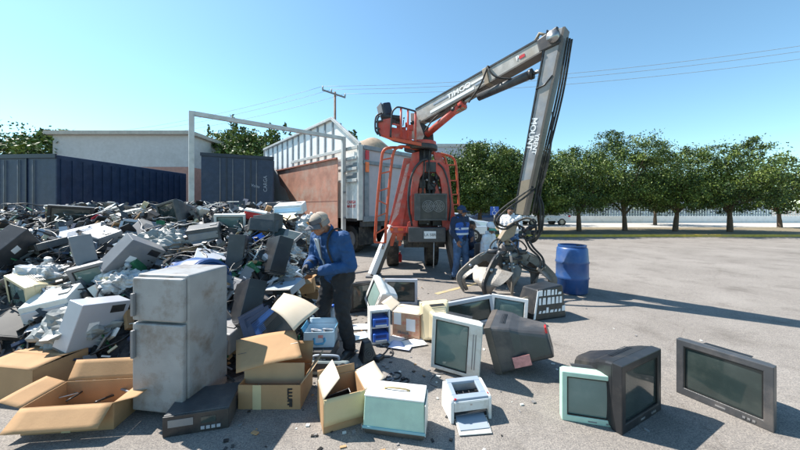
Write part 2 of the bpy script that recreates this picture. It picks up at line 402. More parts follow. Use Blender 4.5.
#@@TREES
def crown_mesh(name, blobs, nleaf, size, seed):
    rng = np.random.default_rng(seed)
    tot = sum(r[0] * r[1] * r[2] for _, r in blobs) ** 1
    V = []; MI = []
    wts = np.array([(r[0] * r[1] * r[2]) ** .67 for _, r in blobs]); wts /= wts.sum()
    for (c, r), wt in zip(blobs, wts):
        n = int(nleaf * wt)
        ncl = max(12, n // 62)
        d = rng.normal(size=(ncl, 3)); d /= np.linalg.norm(d, axis=1)[:, None]
        rad = rng.uniform(.25, .98, ncl) ** .55
        cc = np.array(c) + d * rad[:, None] * np.array(r)
        cs = rng.uniform(.5, 1.35, ncl) * min(r) * .23
        idx = rng.integers(0, ncl, n)
        p = cc[idx] + np.clip(rng.normal(size=(n, 3)), -1.5, 1.5) * cs[idx][:, None] * np.array([1, 1, .7])
        ax = rng.normal(size=(n, 3)); ax /= np.linalg.norm(ax, axis=1)[:, None]
        ay = rng.normal(size=(n, 3)); ay -= (ay * ax).sum(1)[:, None] * ax; ay /= np.linalg.norm(ay, axis=1)[:, None]
        s_ = rng.uniform(.6, 1.3, n)[:, None] * size
        q = np.stack([p - ax * s_, p + ay * s_ * .5, p + ax * s_, p - ay * s_ * .5], 1)
        V.append(q.reshape(-1, 3)); cm = rng.choice([0, 0, 1, 2, 2], ncl); mi = cm[idx]
        mi[rng.random(n) < .15] = 1; MI.append(mi)
    V = np.concatenate(V); MI = np.concatenate(MI); n = len(MI)
    me = bpy.data.meshes.new(name); me.vertices.add(len(V)); me.vertices.foreach_set('co', V.ravel())
    me.loops.add(n * 4); me.loops.foreach_set('vertex_index', np.arange(n * 4)); me.polygons.add(n)
    me.polygons.foreach_set('loop_start', np.arange(n) * 4); me.polygons.foreach_set('loop_total', np.full(n, 4))
    for m_ in (leaf1, leaf2, leaf3): me.materials.append(m_)
    me.polygons.foreach_set('material_index', MI.astype(np.int32)); me.update(); me.validate()
    return me
def tree(label, loc, H, rad, seed, group, nleaf=9000, size=.075, trunk_h=None, tm=bark, wisps=False):
    rg = random.Random(seed)
    t = thing('tree', label, 'tree', loc, group=group)
    th = trunk_h or H * .28
    mb = MB(); lean = (rg.uniform(-.15, .15), rg.uniform(-.15, .15))
    mb.tube(arc([(0, 0, -.1), (lean[0] * .5, lean[1] * .5, th * .5), (lean[0], lean[1], th), (lean[0] * 1.4, lean[1] * 1.2, H * .6)], 5), [.17 - .006 * i for i in range(16)], 10)
    blobs = [((lean[0], lean[1], H * .58), (rad * .85, rad * .85, H * .34)), ((lean[0], lean[1], H * .42), (rad * .95, rad * .9, H * .20)), ((lean[0], lean[1], H * .34), (rad * .9, rad * .9, H * .14))]
    for k in range(7):
        an = k * 2 * math.pi / 7 + rg.uniform(-.4, .4); rr = rad * rg.uniform(.45, .72); hh = H * rg.uniform(.36, .78)
        e = (math.cos(an) * rr, math.sin(an) * rr, hh)
        mb.tube(arc([(lean[0], lean[1], th * rg.uniform(.75, 1.2)), (e[0] * .5, e[1] * .5, th + (hh - th) * .55), e], 4), [.075 - .006 * i for i in range(9)], 6)
        q = rg.uniform(.34, .5); blobs.append((e, (rad * q, rad * q, H * rg.uniform(.10, .17))))
    for k in range(3):
        blobs.append(((lean[0] + rg.uniform(-.4, .4) * rad, lean[1] + rg.uniform(-.4, .4) * rad, H * rg.uniform(.8, .9)), (rad * .28, rad * .28, H * .10)))
    if wisps:
        for k in range(5): blobs.append(((rg.uniform(-.7, .7) * rad, rg.uniform(-.7, .7) * rad, H * rg.uniform(.88, 1.08)), (.16, .16, .6)))
    mb.build('trunk', tm, t)
    me = crown_mesh('crown', blobs, nleaf, size, seed); o = bpy.data.objects.new('crown', me); C.objects.link(o); o.parent = t
    return t
RT = [(449, 151, 19.5, 1.9, 'small rounded tree just right of the crane ladder'), (480, 137, 19.0, 1.9, 'tallest pointed green tree right of the crane behind the silver car'),
      (512, 146, 19.6, 1.9, 'rounded green tree behind the blue wheelchair sign'), (541, 148, 19.2, 2.0, 'green tree behind the upright crane stick'),
      (579, 140, 20.0, 2.2, 'green tree just past the yellow kerb right of the crane stick'), (625, 138, 20.5, 2.4, 'broad green tree third from the right end of the row'),
      (675, 134, 20.0, 2.5, 'broad dark tree second from the right end of the row'), (730, 142, 19.4, 2.6, 'green tree at the right end of the row with low branches')]
for i, (px, py, Y, rad, lb) in enumerate(RT):
    tree(lb, ((px - CX) / F * Y, Y, .1), (CH + (HY - py) / F * Y) * (1, 1, 1, 1, .95, 1.08, .9, 1.04)[i], rad * 1.22, 40 + i, 'trees in the strip beyond the car park', nleaf=60000 if 440 < px < 560 else 38000, size=.06, trunk_h=1.4)
for i, (px, py, Y, rad, lb) in enumerate([(780, 148, 24, 3.0, 'far tree at the right edge beyond the road'), (655, 152, 29, 3.2, 'far tree across the road behind the row, right half'), (520, 158, 30, 3.4, 'far tree across the road glimpsed behind the crane stick'), (465, 160, 31, 3.0, 'far tree across the road glimpsed behind the silver car')]):
    tree(lb, ((px - CX) / F * Y, Y, 0), CH + (HY - py) / F * Y, rad, 80 + i, 'trees across the road', nleaf=6500, size=.12, trunk_h=1.2)
LT = [(246, 118, 22, 2.6, 'bushy tree directly behind the navy box', False), (272, 124, 25, 2.2, 'bushy tree between the navy box and the ribbed truck wall', True), (258, 128, 24, 2.3, 'feathery tree with thin upright shoots behind the navy box', True), (292, 140, 26, 2.4, 'low tree showing over the ribbed truck wall', True), (352, 130, 27, 1.3, 'small tree peeking past the peak of the ribbed truck wall', True), (392, 146, 30, 2.0, 'low distant tree below the operator seat', False),
      (222, 120, 24, 2.6, 'dark tree rising between the low building and the navy box', True), (14, 114, 21, 3.6, 'large tree at the far left edge beside the building', False), (62, 122, 19, 2.4, 'rounded tree in front of the left end of the building', False)]
for i, (px, py, Y, rad, lb, ws) in enumerate(LT):
    tree(lb, ((px - CX) / F * Y, Y, 0), CH + (HY - py) / F * Y * .93, rad * 1.15, 120 + i, 'trees behind the trucks', nleaf=20000, size=.12, wisps=ws)

#@@BACKGROUND
# pole and wires
t = thing('utility_pole', 'wooden utility pole with one crossarm rising behind the ribbed truck wall', 'utility pole', ((335 - CX) / F * 24, 24, 0))
H = CH + (HY - 92) / F * 24
MB().cyl((0, 0, -.2), (0, 0, H), .13, 12, .09).build('pole', wood, t)
mb = MB(); mb.beam((-.98, -.14, H + .12), (.86, -.14, H - .50), .09, .12); mb.build('crossarm', greypl, t)
for q, dz in ((-.95, .14), (-.25, -.09), (.83, -.46)):
    MB().tube([(q, -.14, H + dz), (q, -.14, H + dz + .12), (q, -.14, H + dz + .3)], [.035, .07, .03], 8).build('insulator', wire_m, t)
P0 = Vector(t.location)
def sag(a, b, s_, n=24): return [a.lerp(b, k / n) - Vector((0, 0, s_ * 4 * (k / n) * (1 - k / n))) for k in range(n + 1)]
for k, (dx, dz, lb) in enumerate([(-.95, .4, 'upper thin power line running right from the outer insulator'), (-.25, .15, 'middle thin power line running right from the centre insulator'), (.83, -.2, 'lowest thin power line running right from the inner insulator')]):
    a = P0 + Vector((dx, -.14, H + dz)); e = Vector((34 + dx, 18, H + 1.5 + dz))
    tag(MB().tube(sag(a, e, .9), .014, 5).build('power_line', wire_m), lb, 'power line', 'power lines')
    e = Vector((-40 + dx, 34, H - 1.5 + dz))
    tag(MB().tube(sag(a, e, 1.0), .012, 5).build('power_line', wire_m), lb.replace('right', 'left'), 'power line', 'power lines')

# far lilac building behind the crane
t = thing('building', 'pale lilac flat-roofed building seen behind the crane', 'building', (3.5, 42, 0))
mb = MB(); mb.b0(0, 8.2, 0, 10, 0, 10.2); mb.build('wall', lilac_wall, t)
mb = MB(); mb.b0(-.2, 8.4, -.2, 10.2, 10.2, 10.6); mb.build('roof', stucco, t)
for k in range(4):
    for z in (3, 6.8):
        f = MB().b0(.6 + k * 2, 1.7 + k * 2, -.06, .05, z, z + 1.5).build('window', winglass, t)
# left building, two-tone
bx0, by = (52 - CX) / F * 17.5, 17.5
t = thing('building', 'long low building with terracotta lower wall and pale grey band above', 'building', (bx0, by, 0))
BW = (190 - CX) / F * 17.5 - bx0
MB().b0(0, BW, 0, 7, 0, 4.05).build('lower_wall', terracotta, t)
MB().b0(0.01, BW - .01, .03, 6.97, 4.05, 5.9).build('upper_wall', stucco, t)
MB().b0(-.25, BW + .25, -.25, 7.25, 5.9, 6.12).build('roof', concrete_lt, t, bevel=.02)
for k in range(2):
    wd = MB().b0(1.3 + k * 3.2, 2.7 + k * 3.2, -.05, .06, 1.3, 2.7).build('window', winglass, t)
    mb = MB(); x = 1.3 + k * 3.2
    mb.b0(x - .08, x, -.08, .05, 1.22, 2.78); mb.b0(x + 1.4, x + 1.48, -.08, .05, 1.22, 2.78); mb.b0(x, x + 1.4, -.08, .05, 2.7, 2.78); mb.b0(x, x + 1.4, -.1, .05, 1.22, 1.3); mb.b0(x + .67, x + .73, -.07, -.052, 1.3, 2.7)
    mb.build('frame', white_paint, wd)
# low white wall with railing across the road on the right
t = thing('boundary_wall', 'low white wall with pale railing across the road', 'wall', (-2, 33.5, 0))
MB().b0(0, 60, 0, .25, 0, .75).build('wall_base', white_paint, t)
mb = MB(); mb.b0(0, 60, .1, .15, 1.95, 2.0); mb.b0(0, 60, .1, .15, .95, 1.0)
for k in range(200): mb.b0(k * .3, k * .3 + .03, .105, .145, .75, 2.0)
mb.build('railing', mat('pale_green_rail', (0.36, 0.45, 0.44), .6), t)
t = thing('warehouse', 'long pale warehouse beyond the railing on the right', 'warehouse', (7, 46, 0))
MB().b0(0, 50, 0, 12, 0, 4.3).build('wall', stucco, t); MB().b0(-.3, 50.3, -.3, 12.3, 4.3, 4.6).build('roof', lilac_wall, t)
for k in range(9): MB().b0(2 + k * 5, 5 + k * 5, -.06, .1, .1, 3.0).build('shutter_door', greypl, t)

# wheelchair parking sign
p = Vector(((494.5 - CX) / F * 15.5, 15.5, 0))
t = thing('parking_sign', 'small blue wheelchair parking sign on a thin post', 'sign', p)
MB().cyl((0, .02, 0), (0, .02, 1.68), .022, 8).build('post', galv, t)
pn = MB().b0(-.22, .22, -.012, .0, 1.28, 1.72).build('panel', sign_blue, t, bevel=.004)
mb = MB(); yy = -.018
mb.ell((-.02, yy, 1.60), (.035, .004, .035))
mb.tube([(-.02, yy, 1.55), (-.01, yy, 1.38), (.09, yy, 1.37), (.13, yy, 1.22), (.17, yy, 1.24)], .017, 6)
mb.tube([(-.015, yy, 1.49), (.08, yy, 1.48)], .014, 6)
mb.tube([Vector((-.0 + .12 * math.cos(R(k)), yy, 1.27 + .12 * math.sin(R(k)))) for k in range(100, 371, 18)], .013, 6)
mb.xf(Matrix.Translation((-.02, 0, 1.5)) @ Matrix.Diagonal((.85, 1, .85, 1)) @ Matrix.Translation((0, 0, -1.39))); mb.build('symbol', sign_white, t)

#@@CAR
def car(loc, rz, label, paint):
    t = thing('parked_car', label, 'car', loc, rz)
    # local: length along x (rear at +x), width along y, near side y=0
    prof = [(-2.25, .42), (-2.28, .62), (-2.05, .78), (-1.25, .92), (-.55, 1.36), (.15, 1.45), (.85, 1.40), (1.55, 1.06), (2.15, 1.00), (2.28, .82), (2.25, .42)]
    W_ = 1.75
    def ring(y, ins, up):
        out = []
        for x, z in prof:
            k = max(0, (z - .92) / .53)
            out.append((x * (1 - .03 * ins), y + ins * (.02 + .20 * k) * (1 if up > 0 else -1), z))
        return out
    mb = MB(); n = len(prof)
    A = [(x, .0 + .05 + .22 * max(0, (z - .92) / .53), z) for x, z in prof]; B = [(x, W_ - .05 - .22 * max(0, (z - .92) / .53), z) for x, z in prof]
    A0 = [(x * .985, .0 if z < .95 else a[1] - .01, z - .02 if z > .5 else z) for (x, z), a in zip(prof, A)]
    mb.add([Vector(v) for v in A + B], [tuple(range(n)), tuple(range(2 * n - 1, n - 1, -1))] + [(i, n + i, n + (i + 1) % n, (i + 1) % n) for i in range(n)], False)
    mb.b0(-2.2, 2.2, .0, W_, .40, .80)
    mb.build('body', paint, t, bevel=.045, seg=3)
    def sidewin(xs, s_):
        y = lambda z: (.05 + .22 * max(0, (z - .92) / .53)) - .012
        pts = [(x, y(z), z) for x, z in xs]
        if s_: pts = [(x, W_ - yy, z) for x, yy, z in pts]
        return MB().slab(pts, (0, .01, 0)).build('side_window', winglass, t)
    for s_ in (0, 1):
        sidewin([(-1.02, .98), (-.48, 1.31), (.10, 1.385), (.10, .98)], s_); sidewin([(.18, .98), (.18, 1.385), (.78, 1.34), (1.28, 1.05), (1.15, .98)], s_)
    MB().slab([(1.50, .32, 1.09), (1.50, W_ - .32, 1.09), (.92, W_ - .36, 1.38), (.92, .36, 1.38)], (.02, 0, .02)).build('rear_window', winglass, t)
    for x in (-1.42, 1.42):
        for y0, sg in ((.02, -1), (W_ - .02, 1)):
            w_ = MB().disc_ring((x, y0 + (0 if sg < 0 else .02), .32), (0, -sg * -1, 0), .0, .41, -.02).build('wheel_arch', rubber, t)
            ty = MB().disc_ring((x, y0 - .02 * 1 if sg < 0 else y0 + .02, .32), (0, sg, 0), .20, .32, .03).build('tyre', rubber, t)
            mb = MB(); yy = y0 + sg * .04
            for k in range(7): an = k * 2 * math.pi / 7; mb.beam((x, yy, .32), (x + .2 * math.cos(an), yy, .32 + .2 * math.sin(an)), .05, .02, up=(0, 1, 0))
            mb.disc_ring((x, yy, .32), (0, sg, 0), .18, .21, .02); mb.build('rim', steel, ty)
    for y in (.03, W_ - .43): MB().b0(2.08, 2.30, y, y + .4, .78, .93).build('tail_lamp', tail_red, t, bevel=.02)
    MB().b0(2.2, 2.34, .08, W_ - .08, .42, .66).build('bumper', paint, t, bevel=.04)
    MB().b0(2.341, 2.35, .65, 1.1, .68, .8).build('number_plate', sign_white, t)
    MB().b0(-1.0, -.82, -.18, .02, .95, 1.08).build('mirror', paint, t, bevel=.03)
    return t
d = 14.4
car((((491 - CX) / F * d) - 2.3, d, 0), R(-6), 'silver sedan parked behind the man in the blue vest', carpaint)
car((14.0, 28.5, 0), R(3), 'white sedan parked across the road at the right', white_paint)
car((8.2, 28.0, 0), R(-2), 'dark blue sedan parked across the road behind the crane stick', mat('dark_blue_paint', (.03, .06, .14), .3, .3, coat=.5))

#@@TRUCK (local: x runs along the side away from the tail, y across the tail, z up)
TU = Vector((-.70711, .70711, 0)); TV = Vector((.70711, .70711, 0)); TC = Vector((-1.326, 10.2, 0))
t = thing('cargo_truck', 'large truck with white ribbed side wall and grey post and rail tail', 'truck', TC)
t.rotation_euler = (0, 0, math.atan2(TU.y, TU.x))
bpy.context.view_layer.update()
# in this rotated frame: +x = TU, +y = rotate90(TU) = (-.707,-.707) = -TV ; so across = -y
k2 = 1.41421
L = 8.4; Z0 = 1.28
mb = MB()  # side wall of white boards with peaked top
side = [(0, Z0), (L, Z0), (L, 4.76), (1.225 * k2, 5.02), (0, 3.76)]
mb.slab([(x, 0, z) for x, z in side], (0, -.05, 0)); mb.build('side_wall', white_paint, t)
mb = MB()  # posts proud of the boards, their grey standing for shaded post sides
for k in range(13):
    x = 1.73 + k * .56
    top = 4.98 - (x - 1.73) * .038
    mb.b0(x - .05, x + .05, .002, .03, 3.40, top)
mb.build('post', grey_post, t)
mb = MB()
mb.beam((1.225 * k2, .06, 5.04), (L, .06, 4.78), .1, .1); mb.beam((-.02, .06, 3.80), (1.225 * k2, .06, 5.05), .1, .11)
mb.b0(.02, 5.0, .09, .14, 3.66, 3.78)
mb.build('top_rail', galv, t, bevel=.01)
for z in (2.95, 3.32, 2.55): MB().b0(.06, 1.15, .09, .15, z, z + .10).build('side_rail', galv, t, bevel=.008)
for z in (3.06, 2.70): MB().b0(.075, 1.12, .002, .02, z, z + .17).build('grey_band', grey_post, t)
MB().b0(-.04, .07, -.06, .12, Z0 - .05, 3.8).build('corner_post', galv, t, bevel=.01)
# tail face
mb = MB(); mb.b0(-.0, .05, -2.5, -.07, Z0 + .08, 3.70); mb.build('tail_panel', lav, t)
mb = MB(); mb.b0(-.08, .0, -2.5, -.07, 3.66, 3.80); mb.b0(-.08, .0, -2.5, -.07, 3.16, 3.28); mb.b0(-.08, .0, -2.5, -.07, Z0 - .1, Z0 + .08)
mb.b0(-.07, -.002, -.30, -.12, Z0 + .08, 3.16); mb.b0(-.06, -.001, -1.05, -.9, Z0 + .08, 3.16); mb.b0(-.07, 0, -2.5, -2.4, Z0, 3.6)
mb.build('tail_frame', grey_post, t, bevel=.008)
MB().b0(-.12, -.082, -.26, -.12, 3.30, 3.62).build('reflector', tail_red, t); MB().b0(-.12, -.082, -.26, -.12, 2.88, 3.22).build('reflector', reflector_orange, t)
MB().b0(.02, L, -2.5, -2.45, Z0, 3.76).build('far_wall', white_paint, t); MB().b0(L - .05, L, -2.45, -.05, Z0, 4.5).build('front_wall', white_paint, t)
mb = MB()
def heapf(u, v):
    x = .05 + u * 7.8; y = -.06 - v * 2.38
    z = 3.62 + .72 * (1 - abs(2 * v - 1) ** 3) * (1 - math.exp(-u * 22)) + .22 * mnoise.noise(Vector((x * 1.3, y * 1.3, 3)))
    return (x, y, z)
mb.grid(heapf, 40, 16); mb.build('load_cover', tarp, t)
mb = MB(); mb.b0(-.0, L + 2, -.9, -.65, .85, 1.17); mb.b0(0, L + 2, -1.85, -1.6, .85, 1.17); mb.b0(0, .2, -2.4, -.1, 1.0, 1.18)
mb.b0(.3, L, -2.45, -.05, 1.18, 1.279)
mb.build('chassis', darkmetal, t)
for x in (1.0, 2.3, 6.9):
    for y in (-.42, -2.1):
        ty = MB().disc_ring((x, y + .15, .5), (0, -1, 0), .28, .5, .32, 28).build('wheel', rubber, t, bevel=.03)
        MB().disc_ring((x, y + .12, .5), (0, -1, 0), .05, .28, .12, 20).build('rim', greypl, ty)
MB().b0(3.3, 5.4, -.5, -.1, .5, 1.1).build('fuel_tank', darkmetal, t, bevel=.05)
MB().b0(.2, .25, -.75, -.1, .35, .98).build('mudflap', rubber, t); MB().b0(.2, .25, -2.4, -1.75, .35, .98).build('mudflap', rubber, t)
mb = MB(); mb.b0(L + .25, L + 2.2, -2.4, -.1, 1.0, 3.3); mb.build('cab', mat('cab_white', (.6, .6, .6), .35), t, bevel=.12)
MB().b0(L + .6, L + 1.9, -.098, -.09, 2.1, 2.9).build('cab_window', winglass, t)
M = Matrix.Translation((.80, .024, 2.12)) @ Matrix.Rotation(R(180), 4, 'Z') @ Matrix.Rotation(R(90), 4, 'X')
MB().b0(.075, 1.12, .002, .018, 1.30, 2.52).build('lower_panel', white_pl, t)
M = Matrix.Translation((.52, .021, 1.78)) @ Matrix.Rotation(R(180), 4, 'Z') @ Matrix.Rotation(R(90), 4, 'X')
text('lettering', 'CARGA\nMAX 8T', .15, M, tail_red, t, bold=.002)

# rust plate
t2 = thing('rusty_plate', 'tall rusty pink steel plate with torn lower edge leaning along the truck side', 'steel plate', TC + Vector((-.16, -.16, 0)), math.atan2(TU.y, TU.x))
pl = [(4.42 * k2, 3.42), (.74 * k2, 3.42), (.74 * k2, .62), (2.35 * k2, .60), (2.786 * k2, 1.30), (3.3 * k2, 1.75), (3.75 * k2, 2.5), (4.15 * k2, 2.75)]
mb = MB(); mb.slab([(x, 0, z) for x, z in pl], (0, .025, 0)); mb.build('plate', rust_plate, t2)
mb = MB(); mb.beam((4.42 * k2, .05, 3.44), (.74 * k2, .05, 3.44), .06, .05)
mb.build('rim', mat('rust_rim', (.36, .13, .09), .8, var=.3), t2)
for z in (1.9,): MB().b0(.76 * k2, 3.0 * k2, .027, .031, z, z + .012).build('weld_seam', mat('rust_seam', (.30, .12, .09), .8), t2)
# portal frame
pp = W(343.5, 208, 10.55); a = Vector((pp.x, pp.y, 0))
t3 = thing('steel_portal', 'pale steel gantry frame with long top bar beside the rusty plate', 'steel frame', a)
dirb = Vector((-.78, -.625, 0)).normalized(); top = CH + (HY - 138.5) / F * 10.55
MB().beam((0, 0, 0), (0, 0, top + .06), .13, .13, up=dirb).build('post', galv, t3, bevel=.01)
e = dirb * 4.4
MB().beam((0, 0, top), e + Vector((0, 0, top + .02)), .09, .12).build('top_bar', galv, t3, bevel=.01)
MB().beam(e + Vector((0, 0, 0)), e + Vector((0, 0, top + .07)), .12, .12, up=dirb).build('post', galv, t3, bevel=.01)
for z in (1.3, 2.2, 2.9): MB().cyl((-.01, 0, z) , Vector((0, 0, z)) - dirb.cross(Vector((0, 0, 1))) * .13, .035, 8).build('bolt', greypl, t3)

# navy box body
def navy_truck(loc, rz, label, wid, ln, z0, z1):
    t = thing('box_truck', label, 'truck', loc, rz)
    MB().b0(0, wid, 0, ln, z0, z1).build('box_body', navy, t, bevel=.02)
    mb = MB()
    for k in range(1, 3): mb.b0(wid * k / 3 - .02, wid * k / 3 + .02, -.03, -.002, z0 + .05, z1 - .05)
    mb.b0(-.02, wid + .02, -.05, -.003, z1 - .1, z1 + .02); mb.b0(-.02, wid + .02, -.05, -.003, z0, z0 + .12); mb.build('door_frame', mat('navy_trim', (.01, .018, .04), .4), t)
    for x in (wid * .25, wid * .42, wid * .58, wid * .75): MB().cyl((x, -.035, z0 + .15), (x, -.035, z1 - .15), .016, 8).build('locking_bar', greypl, t)
    mb = MB()
    for k in range(int(ln / .3)): mb.b0(wid + .001, wid + .03, .1 + k * .3, .22 + k * .3, z0 + .1, z1 - .12)
    mb.build('side_ribs', navy, t)
    MB().b0(.2, wid - .2, .1, ln, .6, z0 - .01).build('chassis', darkmetal, t)
    for x in (.05, wid - .4):
        for y in (1.0, ln - 1.2):
            w_ = MB().disc_ring((x, y, .48), (1, 0, 0), .26, .48, .35, 24).build('wheel', rubber, t, bevel=.03)
            MB().disc_ring((x + .02, y, .48), (1, 0, 0), .0, .26, .3, 16).build('rim', greypl, w_)
    for x in (.25, wid - .25): MB().b0(x - .1, x + .1, -.06, -.0, .75, .85).build('tail_lamp', tail_red, t)
    return t
d = 12.2; x1 = (273.5 - CX) / F * d
ct_, st_ = math.cos(R(23)), math.sin(R(23))
t4 = navy_truck((x1 - 2.5 * ct_, d - 2.5 * st_, 0), R(23), 'navy blue box truck with small white lettering behind the heap', 2.5, 5, .9, CH + (HY - 157.5) / F * d)
M = Matrix.Translation((2.5 - .30, -.056, 2.62)) @ Matrix.Rotation(R(90), 4, 'X') @ Matrix.Rotation(R(90), 4, 'Z')
lgrey = mat('faded_lettering', (0.36, 0.42, 0.5), .6)
text('lettering', 'CARGA', .19, M, lgrey, t4)
M = Matrix.Translation((2.5 - .66, -.056, 2.52)) @ Matrix.Rotation(R(90), 4, 'X') @ Matrix.Rotation(R(-12), 4, 'Z')
text('lettering', 'Volta', .15, M, lgrey, t4)
navy_truck((-13.2, 9.2, 0), R(-4), 'dark navy box truck at the far left edge behind the heap', 2.9, 5, .9, 3.25)

#@@CRANE
D0 = 7.75
base = Vector(((424 - CX) / F * D0, D0, 0))
cr = thing('loader_crane', 'red knuckle boom loader crane with operator seat and grey boom on truck rear', 'crane', base)
def B(mb, name, m_, parent=None, **k): # world coordinate build
    if parent is None or parent is cr: return mb.build(name, m_, cr, world=True, **k)
    o = mb.build(name, m_, cr, world=True, **k); o.parent = parent; return o
def Y_(px, py, y): return W(px, py, y)
d = 7.55
# bumper, licence plate, fringe
bm_ = MB(); a = Y_(408.5, 227.5, 7.2); b = Y_(446, 242.5, 7.2); bm_.b0(a.x, b.x, 7.2, 7.45, b.z, a.z); bmp = B(bm_, 'bumper', dgrey, bevel=.02)
a = Y_(424, 231.2, 7.19); b = Y_(436, 238.6, 7.19)
pl_ = B(MB().b0(a.x, b.x, 7.185, 7.198, b.z, a.z), 'number_plate', sign_white, bmp)
M = Matrix.Translation((a + b) / 2 + Vector((0, -.012, 0)) - base) @ Matrix.Rotation(R(90), 4, 'X'); lt = text('plate_number', 'LA 58R', .095, M, greypl, cr); lt.parent = bmp
mb = MB(); rg = random.Random(5); x = Y_(396, 240, 7.3).x; xe = Y_(452, 240, 7.3).x
while x < xe:
    w_ = rg.uniform(.04, .09); mb.slab([(x, 7.32, .86), (x + w_, 7.32, .86), (x + w_ * rg.uniform(.3, .8), 7.32, .86 - rg.uniform(.06, .22))], (0, .012, 0)); x += w_ * rg.uniform(.8, 1.3)
B(mb, 'mudflap', rubber, bmp)
B(MB().tube([Y_(434, 240, 7.25), Y_(433.5, 268, 7.25)], .008, 5), 'strap', white_paint, bmp)
# cross beam with reflectors
a = Y_(386, 227, 7.35); b = Y_(463, 233.5, 7.35)
cb = B(MB().b0(a.x, b.x, 7.46, 7.66, b.z, a.z), 'cross_beam', red, bevel=.012)
for px in (388, 398): q = Y_(px, 229.5, 7.45); B(MB().b0(q.x, q.x + .13, 7.445, 7.459, q.z - .03, q.z + .03), 'reflector', reflector_orange, cb)
# chassis behind
mb = MB(); mb.b0(.15, .35, 7.6, 9.7, .75, 1.1); mb.b0(.95, 1.15, 7.6, 9.7, .75, 1.1); mb.b0(.1, 1.2, 8.0, 8.3, .6, .95); B(mb, 'chassis', darkmetal)
for px in (393, 431):
    q = G(px, 262); yy = 8.7; x = (px - CX) / F * yy
    ty = B(MB().disc_ring((x - .17, yy, .5), (1, 0, 0), .26, .5, .34, 28), 'wheel', rubber, bevel=.03); B(MB().disc_ring((x - .1, yy, .5), (1, 0, 0), .0, .26, .2, 20), 'rim', greypl, ty)
# pedestal: inclined side plates and arch
def poly(pts, Y, th, name, m_, parent=None, bevel=.008):
    v = [Y_(px, py, Y) for px, py in pts]; return B(MB().slab(v, (0, th, 0)), name, m_, parent, bevel=bevel)
ped = poly([(404, 158), (414, 158), (401, 236), (386, 236)], 7.62, .30, 'pedestal_plate', red)
poly([(414, 190), (420, 172), (418, 236), (400, 236), (404, 205)], 7.70, .10, 'pedestal_gusset', red)
poly([(406.5, 165), (410, 163), (398.5, 214), (390, 226)], 7.60, .018, 'worn_strip', mat('chalky_pink_paint', (.62, .45, .40), .7, dirt=(.5, .06, .04), dirt_amt=.9, dscale=6), ped, bevel=0)
# central arch column
arch = [(411, 236), (411, 190), (413, 175), (418, 165), (425, 160), (440, 160), (446, 166), (449, 180), (450, 236), (443, 236), (442, 190), (440, 178), (436, 172), (424, 172), (420, 178), (418, 190), (418, 236)]
poly(arch, 7.42, .28, 'arch_frame', red)
poly([(419, 176), (437, 176), (438, 234), (418, 234)], 7.80, .25, 'column', darkmetal)
poly([(426, 162), (436, 162), (436, 172), (426, 172)], 7.40, .018, 'arch_cap', darkmetal)
poly([(412, 153), (420, 151), (423, 165), (414, 178), (407, 176)], 7.56, .12, 'column_cheek', red); poly([(433, 151), (441, 154), (448, 170), (443, 178), (436, 166)], 7.56, .12, 'column_cheek', red)
poly([(419, 184), (424, 180), (426, 194), (419, 194)], 7.52, .05, 'linkage_plate', orange); poly([(433, 182), (438, 184), (441, 194), (433, 194)], 7.52, .05, 'linkage_plate', red)
poly([(408, 222), (417, 220), (417, 232), (406, 232)], 7.36, .05, 'lower_bracket', red); poly([(442, 220), (450, 221), (452, 232), (443, 232)], 7.36, .05, 'lower_bracket', red)
B(MB().tube(arc([Y_(449, 222, 7.38), Y_(450.5, 205, 7.38), Y_(448.5, 185, 7.38), Y_(444, 170, 7.38), Y_(438, 163, 7.38)]), .022, 8), 'hydraulic_pipe', darkmetal)
poly([(444, 164), (448.5, 164), (457, 232), (449, 232)], 7.66, .12, 'pedestal_plate', red)
# edges of the arch: dark tube
B(MB().tube(arc([Y_(412, 226, 7.38), Y_(408.5, 205, 7.38), Y_(409.5, 185, 7.38), Y_(414, 170, 7.38), Y_(421, 161.5, 7.38), Y_(427, 159, 7.38)]), .03, 8), 'hydraulic_pipe', darkmetal)
for a0, a1 in ((424.5, 425.5), (429.5, 432)):
    B(MB().tube(arc([Y_(a0, 150, 7.45), Y_(a0 - .6, 170, 7.36), Y_(a1 - 3, 185, 7.36), Y_(a1 - 2, 196, 7.36)]), .022, 8), 'hose', rubber)
for pts in ([(436, 160), (438, 178), (433, 192), (436, 200)], [(441, 168), (437, 180), (441, 195)], [(420, 178), (424, 186), (421, 196)], [(428, 176), (431, 184), (435, 190), (430, 198)]):
    B(MB().tube(arc([Y_(px, py, 7.5) for px, py in pts]), .016, 7), 'hose', rubber)
mb = MB()
for px, py, w_, h_ in ((422, 184, .16, .22), (431, 187, .2, .16), (437, 176, .10, .18), (424, 222, .3, .12), (437, 223, .25, .14), (415, 224, .12, .16)):
    q = Y_(px, py, 7.6); mb.box(q, (w_, .2, h_))
B(mb, 'valve_block', darkmetal, bevel=.012)
mb = MB()
for px, py in ((427, 180), (434, 182), (440, 188), (428, 224), (441, 226)): q = Y_(px, py, 7.48); mb.cyl(q, q + Vector((0, .12, 0)), .035, 10)
B(mb, 'fitting', steel)
